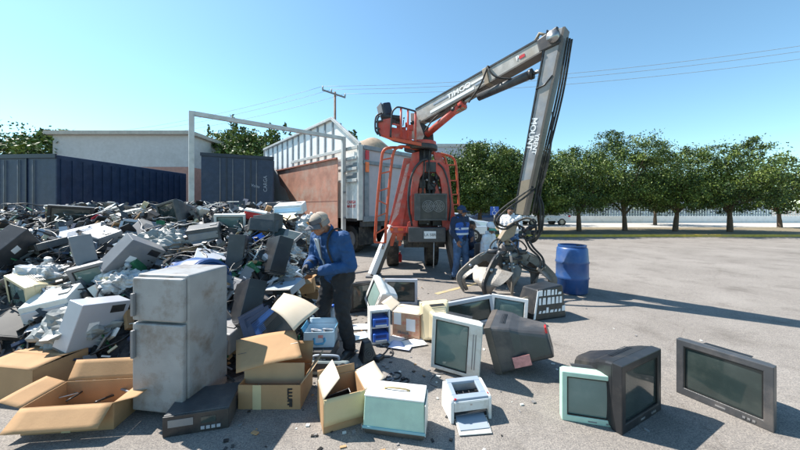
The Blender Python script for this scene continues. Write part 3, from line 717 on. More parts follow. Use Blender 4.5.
# oil cooler (black box with two fans)
a = Y_(414.5, 193.5, 7.18); b = Y_(447, 220.5, 7.18)
oc = B(MB().b0(a.x, b.x, 7.18, 7.40, b.z, a.z), 'oil_cooler', blackp, bevel=.02)
mb = MB(); fr = .035
mb.b0(a.x, b.x, 7.16, 7.179, a.z - fr, a.z); mb.b0(a.x, b.x, 7.16, 7.179, b.z, b.z + fr); mb.b0(a.x, a.x + .14, 7.16, 7.179, b.z + fr, a.z - fr); mb.b0(b.x - fr, b.x, 7.16, 7.179, b.z + fr, a.z - fr)
B(mb, 'cooler_frame', dgrey, oc)
for fx in (.42, .74):
    c_ = Vector((a.x + (b.x - a.x) * fx, 7.17, (a.z + b.z) / 2 + .02)); mb = MB()
    for r_ in (.05, .09, .13): mb.disc_ring(c_, (0, -1, 0), r_, r_ + .012, .01, 20)
    for k in range(6): an = k * math.pi / 3; mb.beam(c_, c_ + Vector((math.cos(an) * .13, 0, math.sin(an) * .13)), .01, .01, up=(0, 1, 0))
    B(mb, 'fan', greypl, oc)
# outriggers
def outrigger(p0, p1, px_foot, py_foot, y0, inner):
    f = G(px_foot, py_foot); top_ = Y_(p0, p1, y0)
    o = B(MB().beam(top_, f + Vector((0, 0, .06)), .13, .15), 'outrigger', inner, bevel=.01)
    B(MB().b0(f.x - .13, f.x + .13, f.y - .12, f.y + .12, .0, .045), 'foot_pad', greypl, o, bevel=.008)
    return o
outrigger(391, 226, 371.5, 277, 7.55, white_paint); outrigger(393.5, 227, 376, 276, 7.66, brownpl)
outrigger(446, 230, 455.5, 278, 7.5, darkmetal); outrigger(449, 230, 459, 279, 7.35, brownpl)
poly([(386.5, 232), (397, 232), (393, 246), (385, 246)], 7.50, .06, 'leg_bracket', orange)
poly([(396, 232), (404, 232), (401, 246), (398, 246)], 7.48, .06, 'leg_bracket', orange)
B(MB().tube([Y_(384.3, 243, 7.3), Y_(382.5, 249, 7.3)], .03, 8), 'leg_bracket', steel)
# ladders
def ladder(railL, railR, rungs, Y, r_, m_, ext=None):
    mb = MB(); a_ = arc([Y_(*p, Y) if len(p) == 2 else Y_(p[0], p[1], p[2]) for p in railL], 5)
    o = B(MB().tube(a_, r_, 10), 'ladder', m_)
    b_ = arc([Y_(*p, Y) if len(p) == 2 else Y_(p[0], p[1], p[2]) for p in railR], 5)
    B(MB().tube(b_, r_, 10), 'rail', m_, o)
    for y1, y2 in rungs:
        def at(P, py):
            z = Y_(0, py, Y).z
            best = min(range(len(P) - 1), key=lambda i: abs((P[i].z + P[i + 1].z) / 2 - z)); return P[best]
        q0, q1 = at(a_, y1), at(b_, y2); B(MB().beam(q0, q1, .05, .03), 'rung', m_, o)
    return o
ladder([(374.7, 242.5), (377.5, 200), (381.5, 160), (383.5, 151), (388, 148), (396, 147.5, 7.4), (402, 148, 7.6)],
       [(385, 243), (387.5, 205), (391.5, 165), (393.5, 153), (397, 148), (404, 146.5, 7.35), (421, 150, 7.7)],
       [(157, 157), (171, 171), (185, 184), (198, 198), (212, 212), (226, 226), (239.5, 240)], 7.3, .034, orange)
ladder([(449.5, 210), (447.5, 185), (446.5, 165), (444, 157), (438, 154.5), (430, 153)],
       [(459, 209), (457.5, 185), (456, 165), (453, 158), (446, 155), (437, 153)], [(164, 164), (178, 178), (190, 190), (202, 202)], 7.85, .03, orange)
# turntable
ctr = Y_(423, 147, D0)
tt = B(MB().cyl(Vector((ctr.x, D0, 2.35)), Vector((ctr.x, D0, ctr.z - .12)), .22, 24), 'slewing_post', darkmetal)
B(MB().cyl(Vector((ctr.x - .06, D0, ctr.z - .10)), Vector((ctr.x - .06, D0, ctr.z + .02)), .43, 36), 'turntable', darkmetal, bevel=.015)
B(MB().cyl(Vector((ctr.x - .02, D0, ctr.z + .02)), Vector((ctr.x - .02, D0, ctr.z + .12)), .36, 32), 'turntable_ring', red, bevel=.01)
# operator platform; frame vectors: pl (towards the left), dp (depth)
q0 = Y_(378, 134, 7.2); q1 = Y_(421, 144, 7.35)
pm = MB(); off = Vector((.35, .85, 0)); pm.slab([q0, q1, q1 + off, q0 + off], (0, 0, .05)); plat = B(pm, 'operator_platform', darkmetal, bevel=.008)
pf = poly([(376.5, 121), (391, 118), (393, 138), (378.5, 134.5)], 7.17, .04, 'front_panel', red, plat)
poly([(381, 133.5), (391.5, 137), (421.5, 142.5), (421.5, 146), (391, 140), (379, 135.5)], 7.19, .03, 'kick_plate', orange, plat)
poly([(392, 127), (412, 131), (412, 141), (392, 137)], 7.24, .05, 'side_panel', red, plat)
mb = MB(); rr = .022
for pts in ([(378, 134.5), (375.5, 130), (375.3, 121), (377, 115.5), (382, 113)], [(380.5, 136), (378, 131), (377.5, 120), (379, 116)], [(390.5, 137), (391.5, 120), (392.5, 112), (396, 107.8), (400, 107.3), (409, 109.5), (416, 111.5)],
            [(376, 122), (383, 120.5)], [(375.7, 128), (380, 129)]):
    mb.tube(arc([Y_(x, y, 7.12) for x, y in pts]), rr, 8)
B(mb, 'guard_rail', darkmetal, plat)
mb = MB()
for px, t0, b0_ in ((401, 108, 137), (408, 109.5, 139.5), (415.5, 112, 141)): mb.tube([Y_(px, t0, 7.13), Y_(px, b0_, 7.13)], .026, 8)
mb.tube([Y_(392, 124, 7.13), Y_(401, 125.5, 7.13)], .02, 8)
B(mb, 'railing', red, plat)
seat = B(MB().box(Y_(391, 119, 7.45), (.50, .45, .10), rot=(0, R(6), 0)), 'seat', blackp, plat, bevel=.03)
B(MB().box(Y_(385.5, 111, 7.45), (.22, .42, .32), rot=(0, R(-14), R(20))), 'seat_back', mat('navy_seat', (.012, .02, .045), .5), seat, bevel=.05)
B(MB().box(Y_(380.2, 110, 7.44), (.03, .36, .26), rot=(0, R(-14), R(20))), 'seat_shell', greypl, seat, bevel=.01)
mb = MB()
for px, py, s_ in ((399, 127, .12), (404, 130, .10), (407, 125, .09), (411, 128, .11), (404, 137, .09)): mb.box(Y_(px, py, 7.5), (s_, s_, s_ * 1.3))
B(mb, 'control_box', red, plat, bevel=.015)
mb = MB()
for px in (396, 399, 403, 407): mb.tube([Y_(px, 126, 7.4), Y_(px + .8, 118.5, 7.35)], .012, 6); mb.ell(Y_(px + .8, 118, 7.35), .022)
B(mb, 'control_lever', blackp, plat)
B(MB().box(Y_(408, 134, 7.3), (.16, .1, .08)), 'foot_pedal', mat('teal_part', (.08, .3, .3), .5), plat)
# king post gusset
poly([(410.5, 113), (416, 113), (424.5, 136), (421, 142), (411, 138)], 7.5, .08, 'mast_plate', mat('cream_paint', (.62, .50, .42), .6, dirt=(.5, .1, .06), dirt_amt=.6, dscale=7))
poly([(418, 122), (424, 124), (433, 130), (434, 144), (416, 144)], 7.60, .30, 'mast_base', darkmetal)
q = Y_(412.3, 122.5, 7.46); B(MB().cyl(q, q + Vector((0, .05, 0)), .05, 12), 'mast_bolt', blackp)
# boom plane
E_D = 5.39
bp0 = Y_(420, 117.5, 7.7); el = Y_(556, 40, E_D)
bd = (el - bp0).normalized(); hz = Vector((el.x - bp0.x, el.y - bp0.y, 0)).normalized(); upb = Vector((0, 0, 1)); side_n = bd.cross(upb).normalized()  # to the right/back
upv = side_n.cross(bd).normalized()
bend = bp0.lerp(el, .93)
boom = B(MB().beam(bp0, bend, .25, .37, w2=.22, h2=.235), 'boom', boomgrey, bevel=.012)
B(MB().beam(bp0 + upv * .195, bend + upv * .128, .28, .035, w2=.25), 'boom_top_rail', blackp, boom)
B(MB().beam(bp0 - upv * .20 + bd * .2, bend - upv * .135, .27, .03), 'boom_bottom_flange', brownpl, boom)
ob = B(MB().beam(bp0 + bd * 1.7 , bend + bd * .28, .17, .17, up=upv), 'telescope', steel, boom)
ns = -side_n
if ns.y > 0: ns = -ns
def on_boom(s_, h, n=.13):  # point on visible side
    return bp0.lerp(bend, s_) + upv * h + ns * n
# decals
def decal(s0, s1, h0, h1, m_):
    wf = lambda s_: .1255 + .004 - .015 * s_
    v = [on_boom(s0, h0, wf(s0)), on_boom(s1, h0, wf(s1)), on_boom(s1, h1, wf(s1)), on_boom(s0, h1, wf(s0))]
    B(MB().slab(v, ns * .003), 'stripe', m_, boom)
decal(.14, .54, -.12, -.055, sign_white); decal(.46, .62, .00, .045, sign_white); decal(.18, .34, .035, .075, lblue_silver); decal(.55, .64, -.07, -.03, lblue_silver)
decal(.87, .905, -.04, .02, red_card)
M = frame_m(on_boom(.42, .03, .128) - base, bd, upv); M2 = M
o = text('lettering', 'TIMCO', .15, M, sign_white, cr, sx=1.35, bold=.004); o.parent = boom
M = frame_m(on_boom(.86, .0, .118) - base, bd, upv); o = text('lettering', 'P', .12, M, sign_white, cr, bold=.003); o.parent = boom
# clamp and hoses over the boom
cl = bp0.lerp(bend, .64); B(MB().beam(cl - bd * .05, cl + bd * .05, .30, .36, up=upv), 'hose_clamp', beige_paint, boom, bevel=.01)
for k in range(2):
    B(MB().tube(arc([cl + upv * .24 + bd * .05 * k, cl + ns * .2 + upv * .12 + bd * .1, cl + ns * .2 - upv * .15 - bd * (.12 - .34 * k), cl + ns * .12 - upv * .34 - bd * (.5 - 1.0 * k)]), .018, 7), 'hose', rubber)
# lift cylinder
lc0 = Y_(427, 134, 7.45); lc1 = Y_(463.5, 103.5, 6.75); lc2 = Y_(471, 97, 6.62)
lc0 += Vector((0, .05, 0)); B(MB().cyl(lc0, lc1, .085, 20), 'lift_cylinder', red); B(MB().cyl(lc1 - (lc1 - lc0) * .08, lc1 + (lc1 - lc0) * .01, .11, 20), 'cylinder_gland', red)
B(MB().cyl(lc1, lc2, .045, 16), 'cylinder_rod', steel)
br = bp0.lerp(bend, .37) - upv * .26
B(MB().beam(br - bd * .16, br + bd * .16, .16, .22, up=upv), 'cylinder_bracket', beige_paint, bevel=.02)
for k in (-.09, .1): B(MB().cyl(br + bd * k + ns * .12 - upv * .03, br + bd * k - ns * .12 - upv * .03, .05, 14), 'pivot_pin', darkmetal)
sc0 = Y_(478.5, 97, 6.45); sc1 = Y_(533, 73.5, 5.62); sc2 = Y_(545, 69, 5.48)
B(MB().cyl(sc0, sc1, .085, 20), 'stick_cylinder', dgrey); B(MB().cyl(sc1 - (sc1 - sc0) * .05, sc1, .10, 20), 'cylinder_gland', blackp); B(MB().cyl(sc1, sc2, .035, 14), 'cylinder_rod', steel)
B(MB().tube(arc([Y_(425, 131, 7.3), Y_(432, 121, 7.2), Y_(442, 112, 7.1), Y_(452, 104, 6.9), Y_(461, 98, 6.75)]), .018, 7), 'hose', rubber)
B(MB().tube(arc([Y_(485, 97, 6.4), Y_(497, 86, 6.1), Y_(507, 88, 6.0), Y_(520, 78, 5.8), Y_(531, 75, 5.6)]), .018, 7), 'hose', rubber)
# knuckle
kn = B(MB().beam(bend - bd * .05, el + bd * .10, .26, .26, up=upv, h2=.34), 'knuckle', darkmetal, bevel=.03)
B(MB().cyl(el + ns * .2, el - ns * .2, .10, 20), 'pivot_pin', steel, kn)
q = bend + upv * .17; B(MB().tube([q - bd * .12, q + upv * .12, q + bd * .12], .03, 8), 'lifting_lug', beige_paint, kn)
# stick
st1 = Y_(521, 214, 5.93)
sdv = (st1 - el).normalized(); fwd = (hz - sdv * hz.dot(sdv)).normalized()
top_s = el + sdv * (-.15)
stick = B(MB().beam(top_s, st1, .22, .25, up=fwd, w2=.17, h2=.18), 'stick', stickgrey, bevel=.012)
stn = -sdv.cross(fwd);
if stn.dot(ns) < 0: stn = -stn
def on_st(s_, h, n): return el.lerp(st1, s_) + fwd * h + stn * n
mb = MB(); mb.beam(top_s + fwd * .14, st1 + fwd * .10, .25, .04, up=fwd, w2=.20); B(mb, 'stick_flange', brownpl, stick)
mb = MB(); mb.beam(top_s - fwd * .14, st1 - fwd * .10, .25, .025, up=fwd, w2=.20); B(mb, 'stick_flange', blackp, stick)
v = [on_st(.80, -.085, .097), on_st(.78, .085, .097), on_st(1, .08, .088), on_st(1, -.08, .088)]
B(MB().slab(v, stn * .004), 'worn_patch', beige_paint, stick)
B(MB().tube([on_st(.27, -.14, .115), on_st(.25, .0, .115), on_st(.20, .11, .115)], .014, 6), 'stripe', blackp, stick)
M = frame_m(on_st(.54, .035, .102) - base, sdv, fwd)
zc = M.to_3x3() @ Vector((0, 0, 1))
if zc.dot(stn) < 0: M = frame_m(on_st(.54, .035, .102) - base, sdv, -fwd)
o = text('lettering', 'MOUNT', .14, M @ Matrix.Translation((-.06, -.095, 0)), sign_white, cr, sx=1.15, bold=.004); o.parent = stick
o = text('lettering', 'YRENT', .11, M @ Matrix.Translation((.12, .015, 0)), sign_white, cr, sx=1.1, bold=.003); o.parent = stick
for k in range(3):
    o_ = stn * (.02 - .05 * k) + fwd * (.20 + .02 * k)
    B(MB().tube(arc([el + o_, el.lerp(st1, .3) + o_ * 1.15, el.lerp(st1, .7) + o_, el.lerp(st1, .98) + o_ * 1.1]), .018, 7), 'hose', rubber)
# stick end link
el0 = st1 - sdv * .02; link = Y_(513, 226, 5.95); lk2 = Y_(506, 244, 5.98)
lkm = MB(); lkm.slab([Y_(519, 222, 5.85), Y_(514.5, 236, 5.85), Y_(503, 242.5, 5.85), Y_(500, 239, 5.85), Y_(505, 231, 5.85), Y_(512, 224, 5.85)], (.02, .24, 0)); B(lkm, 'end_link', beige_paint, bevel=.015)
# hose loops near the head
hs = [[(533, 187, 5.7), (520, 196, 5.6), (507, 205, 5.55), (498, 213, 5.55), (494.5, 221, 5.55), (498, 227.5, 5.6), (506, 229, 5.7), (515, 224.5, 5.8), (524, 228, 5.85)],
      [(535, 189, 5.72), (523, 198.5, 5.62), (510, 207, 5.57), (500, 216, 5.57), (497.5, 221, 5.57), (501, 225.5, 5.62), (508, 226.5, 5.72), (516, 222, 5.8), (520, 229, 5.85)],
      [(536, 190, 5.75), (540, 205, 5.7), (540.5, 222, 5.7), (537, 236, 5.75), (531, 241, 5.8), (527, 236, 5.85)],
      [(537, 190, 5.8), (543, 207, 5.75), (542, 228, 5.75), (536, 240, 5.8), (529, 243, 5.85)],
      [(524, 236, 5.85), (530, 248, 5.75), (538, 256, 5.7), (541, 263, 5.65), (538, 269, 5.65), (529, 268, 5.7), (520, 262, 5.8)],
      [(527, 236, 5.83), (533, 247, 5.73), (542, 257, 5.68), (544, 266, 5.63), (539, 272, 5.63), (528, 270, 5.7), (518, 265, 5.8)],
      [(516, 222, 5.82), (528, 218, 5.75), (536, 226, 5.7), (533, 238, 5.75), (526, 240, 5.8)],
      [(553, 112, 5.45), (550, 150, 5.5), (544, 178, 5.6), (538, 192, 5.7)]]
for h_ in hs: B(MB().tube(arc([Y_(*p) for p in h_]), .020, 8), 'hose', rubber)
mb = MB()
for px, py in ((524, 230), (530, 228), (521, 236), (528, 239), (533, 233)): q = Y_(px, py, 5.85); mb.cyl(q, q + Vector((.05, -.09, .04)), .035, 10); mb.ell(q, .05)
B(mb, 'hose_coupling', darkmetal)

#@@GRAPPLE
hub = Vector(((508 - CX) / F * 6.0, 6.0, CH + (HY - 257) / F * 6.0))
gp = thing('grapple', 'open orange peel grapple with scuffed steel claws resting on the ground', 'grapple', (hub.x, hub.y, 0))
hz_ = hub.z
B2 = lambda mb, name, m_, par=None, **k: (lambda o: (setattr(o, 'parent', par or gp), o)[1])(mb.build(name, m_, gp, **k))
hb = MB().cyl((0, 0, hz_ - .12), (0, 0, hz_ + .10), .20, 24).build('hub', claw_steel, gp, bevel=.02)
MB().cyl((0, 0, hz_ + .10), (0, 0, hz_ + .24), .12, 20).build('rotator', darkmetal, gp, bevel=.015)
MB().cyl((0, 0, hz_ + .24), (-.03, 0, hz_ + .38), .06, 14).build('swivel', beige_paint, gp, bevel=.01)
MB().disc_ring((0, 0, hz_ - .02), (0, 0, 1), .19, .27, .05, 28).build('hub_ring', darkmetal, gp, bevel=.008)
MB().cyl((0, 0, hz_ - .42), (0, 0, hz_ - .12), .13, 18, .17).build('lower_hub', darkmetal, gp, bevel=.015)
def tine(az, reach, wtop, zt=0.0, bulge=.30):
    u = Vector((math.cos(R(az)), math.sin(R(az)), 0)); s_ = Vector((-u.y, u.x, 0))
    path = arc([u * .24 + Vector((0, 0, hz_ - .10)), u * (reach * .50) + Vector((0, 0, hz_ + .02)), u * (reach * .86) + Vector((0, 0, hz_ - .20)), u * (reach * 1.0 + .03) + Vector((0, 0, hz_ * .42)), u * reach * .93 + Vector((0, 0, zt + .015))], 5)
    n = len(path)
    mb = MB(); vs = []
    for i, p in enumerate(path):
        k = i / (n - 1); hh = .17 * (1 - k) ** .7 + .035; t_ = (path[min(i + 1, n - 1)] - path[max(0, i - 1)]).normalized(); nn = t_.cross(s_).normalized()
        if nn.dot(u) < 0 and nn.z < 0: nn = -nn
        for a_, b_ in ((-.022, -.5), (.022, -.5), (.022, .5), (-.022, .5)): vs.append(p + s_ * a_ + nn * hh * b_)
    fs = [(i * 4 + q, i * 4 + (q + 1) % 4, (i + 1) * 4 + (q + 1) % 4, (i + 1) * 4 + q) for i in range(n - 1) for q in range(4)] + [(0, 1, 2, 3), tuple((n - 1) * 4 + q for q in (3, 2, 1, 0))]
    mb.add(vs, fs); tn = mb.build('tine', darkmetal if az in (226,) else claw_steel, gp, bevel=.006)
    # shell plate on the outside lower half
    i0 = int(n * .42); sh = MB(); vv = []
    for i in range(i0, n):
        k = (i - i0) / (n - 1 - i0); hw = wtop * .5 * (1 - k ** 1.25) + .012; p = path[i]
        t_ = (path[min(i + 1, n - 1)] - path[max(0, i - 1)]).normalized(); nn = t_.cross(s_).normalized()
        if nn.dot(u) < 0: nn = -nn
        for q in (-1, -.5, 0, .5, 1): vv.append(p + s_ * hw * q - nn * (.05 * q * q + .03))
    m_ = n - i0; nv = len(vv)
    ff = [(i * 5 + q, i * 5 + q + 1, (i + 1) * 5 + q + 1, (i + 1) * 5 + q) for i in range(m_ - 1) for q in range(4)]
    vv2 = [p - u * .022 for p in vv]
    edge = [i * 5 for i in range(m_)] + [(m_ - 1) * 5 + q for q in range(1, 5)] + [i * 5 + 4 for i in range(m_ - 2, -1, -1)] + [q for q in (3, 2, 1)]
    sh.add(vv + vv2, ff + [tuple(nv + j for j in reversed(f)) for f in ff] + [(edge[i], edge[(i + 1) % len(edge)], nv + edge[(i + 1) % len(edge)], nv + edge[i]) for i in range(len(edge))])
    sh.build('shell', claw_steel, tn)
    c0 = u * .14 + Vector((0, 0, hz_ + .10)); c1 = u * reach * .42 + Vector((0, 0, hz_ + .12)); c2 = u * reach * .6 + Vector((0, 0, hz_ + .03))
    MB().cyl(c0, c1, .048, 14).build('ram', dgrey, tn); MB().cyl(c1, c2, .026, 12).build('ram_rod', steel, tn)
    for q in (path[0], path[int(n * .45)]): MB().cyl(q + s_ * .06, q - s_ * .06, .04, 12).build('pin', steel, tn)
for az, rch, wt in ((186, .98, .30), (226, .95, .74), (262, .36, .42), (338, .80, .55), (28, .84, .45), (120, .85, .4)): tine(az, rch, wt)
for k in range(6):
    an = k * 1.05 + .4; MB().tube(arc([(.03, 0, hz_ + .28), (.22 * math.cos(an), .22 * math.sin(an), hz_ + .34), (.34 * math.cos(an + .3), .34 * math.sin(an + .3), hz_ + .20), (.30 * math.cos(an + .5), .30 * math.sin(an + .5), hz_ + .10)]), .015, 7).build('hose', rubber, gp)

#@@PEOPLE (local frame: facing -y, own left is +x)
def rotx(a): return Matrix.Rotation(a, 3, 'X')
def head_blobs(mb, hc, HM, s=1.0):
    def e(c, r, rot=None): mb.ell(hc + HM @ (Vector(c) * s), tuple(k * s for k in r), HM @ (rot if rot is not None else Matrix.Identity(3)), 18, 12)
    e((0, .012, .028), (.074, .094, .088)); e((0, -.028, -.035), (.058, .062, .075)); e((0, -.055, -.082), (.034, .032, .026))
    for x in (-1, 1):
        e((x * .045, -.045, -.028), (.024, .03, .026)); e((x * .042, -.03, -.062), (.024, .04, .022)); e((x * .076, .008, -.008), (.010, .022, .034)); e((x * .030, -.080, .025), (.026, .012, .009))
    mb.cap(hc + HM @ (Vector((0, -.084, .012)) * s), .010 * s, hc + HM @ (Vector((0, -.107, -.022)) * s), .015 * s)
    for x in (-1, 1): e((x * .012, -.097, -.026), (.010, .012, .008))
    e((0, -.088, -.052), (.026, .010, .007)); e((0, -.086, -.063), (.022, .010, .007))
def hand_blobs(mb, wr, d, pn, thumb, k=1.0, curl=.5, sc=1.0):
    """wr wrist, d finger direction, pn palm normal, thumb side vector"""
    d = d.normalized(); pn = (pn - d * pn.dot(d)).normalized(); t = thumb - d * thumb.dot(d) - pn * thumb.dot(pn); t.normalize()
    L = .088 * sc
    for q, wdt in ((-.03, .017), (-.01, .018), (.01, .018), (.03, .017)): mb.cap(wr + d * .01 + t * q * .6, wdt * k, wr + d * L + t * q, wdt * .8 * k, 10)
    for i, (off, ln) in enumerate(((.034, .068), (.012, .078), (-.011, .073), (-.033, .056))):
        p = wr + d * L + t * off * sc; a = curl * .5 * (1 + .12 * i); r_ = .0092 * k * sc
        for seg_l in (.42, .33, .25):
            dd = d * math.cos(a) + pn * math.sin(a); q = p + dd * ln * seg_l * sc * 1.15; mb.cap(p, r_, q, r_ * .92, 8); p = q; r_ *= .92; a += curl
    p = wr + d * .022 + t * .026; q = p + (t * .75 + d * .6 + pn * .3).normalized() * .042 * sc; mb.cap(p, .014 * k, q, .0115 * k, 8)
    q2 = q + (d * .9 + t * .25 + pn * .4).normalized() * .034 * sc; mb.cap(q, .0115 * k, q2, .009 * k, 8)
def eyes(par, hc, HM, s=1.0):
    for x in (-1, 1):
        MB().ell(hc + HM @ (Vector((x * .030, -.081, .006)) * s), .0115 * s, None, 12, 8).build('eye', mat('eye_white', (.5, .46, .42), .3), par)
        MB().ell(hc + HM @ (Vector((x * .030, -.0895, .004)) * s), .005 * s, None, 10, 6).build('pupil', mat('pupil', (.02, .012, .01), .2), par)
def person(label, loc, rz, J, top_m, leg_m, hands, pitch=0, yaw=0, group=None, gl=None, head_s=1.0, vox=.008, shoe=blackp, roll=0, sleeve_m=None, foldseed=1.0, bulk=1.0):
    """J: dict of joints in local coordinates"""
    t = thing('person', label, 'person', loc, (0, 0, rz), group)
    J = {k: Vector(v) for k, v in J.items()}
    HM = Matrix.Rotation(yaw, 3, 'Z') @ rotx(pitch) @ Matrix.Rotation(roll, 3, 'Y')
    mb = MB(); hc = J['head']; head_blobs(mb, hc, HM, head_s)
    mb.cap(hc + HM @ Vector((0, .025, -.05)), .052, J['neck'], .058)
    mb.cap(J['neck'], .07, J['chest'], .11); mb.cap(J['chest'], .11, J['pelvis'], .11)
    for s_ in 'LR':
        mb.cap(J['neck'] * .4 + J['sh' + s_] * .6 , .05, J['sh' + s_], .048); mb.cap(J['sh' + s_], .045, J['el' + s_], .036); mb.cap(J['el' + s_], .036, J['wr' + s_], .024)
        mb.cap(J['hip' + s_], .085, J['kn' + s_], .05); mb.cap(J['kn' + s_], .05, J['an' + s_], .034)
        mb.cap(J['an' + s_], .034, J['an' + s_] + Vector((0, -.06, -.03)), .03)
        d, pn, th, cu = hands[s_]; hand_blobs(mb, J['wr' + s_], Vector(d), Vector(pn), Vector(th), .82 if gl else 1, cu)
    remeshed(mb, 'body', skin_m, t, .0055, smooth=1)
    eyes(t, hc, HM, head_s)
    # top
    mb = MB(); ch, pe, ne = J['chest'], J['pelvis'], J['neck']; b_ = bulk
    ax = (J['shL'] - J['shR']).normalized()
    for k in (-1, 0, 1):
        mb.cap(ch + ax * .085 * k * b_, .118 * b_, pe + ax * .065 * k * b_ + Vector((0, 0, .04)), .115 * b_, 16)
    mb.cap(ne + Vector((0, 0, -.04)), .088, ch, .13, 16)
    for s_ in 'LR':
        sh = J['sh' + s_]; mb.cap(ne + Vector((0, 0, -.055)), .072, sh, .074, 14); mb.cap(sh, .076 * b_, ch + (sh - ch) * .35, .115 * b_, 14)
        mb.cap(sh, .074 * b_, J['el' + s_], .058 * b_, 14); mb.cap(J['el' + s_], .058 * b_, J['wr' + s_].lerp(J['el' + s_], .06), .043 * b_, 14)
    mb.cap(pe + Vector((0, 0, .05)), .14 * b_, pe + Vector((0, 0, -.0)), .135 * b_, 16)
    remeshed(mb, 'jacket' if top_m is jacket_blue else 'shirt', top_m, t, vox, disp=.011, dsc=9, seed=foldseed, smooth=2)
    # collar
    cm = MB(); nn = hc + HM @ Vector((0, .03, -.075)); c0 = ne.lerp(nn, .1)
    axn = (nn - ne).normalized()
    a_ = axn.cross(Vector((1, 0, 0))).normalized(); b2 = axn.cross(a_)
    ring0 = []; ring1 = []
    for k in range(25):
        an = R(35 + k * 290 / 24) ; dv = (a_ * math.cos(an) + b2 * math.sin(an)) ; ring0.append(c0 + dv * .082); ring1.append(c0 + dv * .088 + axn * .055)
    cm.add(ring0 + ring1, [(i, i + 1, 25 + i + 1, 25 + i) for i in range(24)], True); o = cm.build('collar', top_m, t); sm_ = o.modifiers.new('s', 'SOLIDIFY'); sm_.thickness = .006
    # trousers
    mb = MB()
    for s_ in 'LR':
        mb.cap(J['hip' + s_], .108 * b_, J['kn' + s_], .076, 16); mb.cap(J['kn' + s_], .076, J['an' + s_] + Vector((0, 0, .03)), .064, 16)
    mb.cap(J['hipL'], .115 * b_, J['hipR'], .115 * b_, 16); mb.cap(pe, .125 * b_, (J['hipL'] + J['hipR']) / 2, .12, 16)
    remeshed(mb, 'trousers', leg_m, t, vox, disp=.012, dsc=8, seed=foldseed + 4, smooth=2)
    for s_ in 'LR':
        an = J['an' + s_]; kn = J['kn' + s_]; f_ = Vector(hands.get('f' + s_, (0, -1, 0))).normalized(); lat = Vector((0, 0, 1)).cross(f_)
        mb = MB(); z0 = an.z - .075
        mb.cap(Vector((an.x, an.y, z0 + .05)) - f_ * .03, .044, Vector((an.x, an.y, z0 + .05)) + f_ * .08, .042, 14); mb.cap(Vector((an.x, an.y, z0 + .035)) + f_ * .06, .040, Vector((an.x, an.y, z0 + .03)) + f_ * .165, .033, 14)
        mb.cap(an, .048, Vector((an.x, an.y, z0 + .05)), .046, 14)
        sh = remeshed(mb, 'shoe', shoe, t, .007, smooth=2)
        sl = MB(); ce = Vector((an.x, an.y, z0 + .008)) + f_ * .06; sl.box(ce, (.088, .25, .022), rot=Matrix.Rotation(math.atan2(f_.y, f_.x) + R(90), 3, 'Z')); sl.build('sole', rubber, sh, bevel=.01)
    if gl:
        for s_ in 'LR':
            mb = MB(); d, pn, th, cu = hands[s_]; hand_blobs(mb, J['wr' + s_], Vector(d), Vector(pn), Vector(th), 1.18, cu)
            dd = Vector(d).normalized(); mb.cap(J['wr' + s_] - dd * .05, .045, J['wr' + s_] + dd * .02, .034, 14)
            remeshed(mb, 'glove', gl, t, .0042, smooth=1)
    return t, J, HM, hc
def dome_cap(t, hc, HM, m1, m2, s=1.0, brim=.085, brimside=0.0, dark_band=None, flat=1.0):
    def f(u, v):
        ph = 2 * math.pi * u; th = v * math.pi * .52; r_ = math.sin(th)
        p = Vector((.086 * r_ * math.cos(ph), .104 * r_ * math.sin(ph) + .008, .098 * flat * math.cos(th)))
        p *= 1 + .02 * mnoise.noise(p * 30)
        return hc + HM @ ((p + Vector((0, .004, .042))) * s)
    c = MB().grid(f, 28, 10).build('cap', m1, t); so = c.modifiers.new('s', 'SOLIDIFY'); so.thickness = .004; so.offset = 1
    def g(u, v):
        an = R(-90) + (u - .5) * R(130); r0 = 1.0 + 0 * v
        bx, by_ = .086 * math.cos(an), .104 * math.sin(an) + .008
        p = Vector((bx * (1 + .25 * v), by_ - v * brim * math.cos((u - .5) * R(150)), .040 - .018 * v - .035 * ((u - .5) * 2) ** 2 * (.4 + v)))
        return hc + HM @ ((p + Vector((0, 0, .004))) * s)
    b = MB().grid(g, 16, 4).build('brim', m2, c); so = b.modifiers.new('s', 'SOLIDIFY'); so.thickness = .005
    if dark_band:
        def h(u, v):
            ph = R(-90) + (u - .5) * R(170); z = -.004 + v * .045; r_ = math.cos(z * 6) * 1.035
            return hc + HM @ (Vector((.086 * r_ * math.cos(ph), .104 * r_ * math.sin(ph) + .006, z + .042)) * s)
        MB().grid(h, 18, 4).build('front_panel', dark_band, c)
    bt = hc + HM @ (Vector((0, .012, .042 + .1 * flat)) * s); MB().ell(bt, .008 * s, None, 8, 6).build('button', m2, c)
    return c

# main worker
wt_loc = Vector((-.735, 3.42, 0)); wz = R(-40)
J = dict(head=(.0, -.215, 1.475), neck=(.0, -.10, 1.385), chest=(0, -.055, 1.20), pelvis=(0, .02, .93),
         shL=(.205, -.06, 1.315), shR=(-.205, -.085, 1.315), elL=(.285, -.02, 1.03), elR=(-.27, -.10, 1.05), wrL=(.075, -.27, .985), wrR=(-.055, -.335, 1.03),
         hipL=(.10, .03, .88), hipR=(-.10, .03, .88), knL=(.155, -.02, .47), knR=(-.16, -.06, .47), anL=(.19, .05, .085), anR=(-.20, .02, .085))
hands = dict(L=((-.45, -.75, -.20), (-.3, .2, .9), (.0, -.6, .9), .45), R=((.35, -.85, -.45), (.6, .2, -.5), (.3, -.1, .9), .5), fL=(.25, -1, 0), fR=(-.25, -1, 0))
wk, J, HM, hc = person('man in grey cap, blue jacket and black gloves sorting scrap beside the heap', wt_loc, wz, J, jacket_blue, black_cloth, hands, pitch=R(27), yaw=R(-4), gl=glove_m, vox=.0075, foldseed=2.0, bulk=1.12)
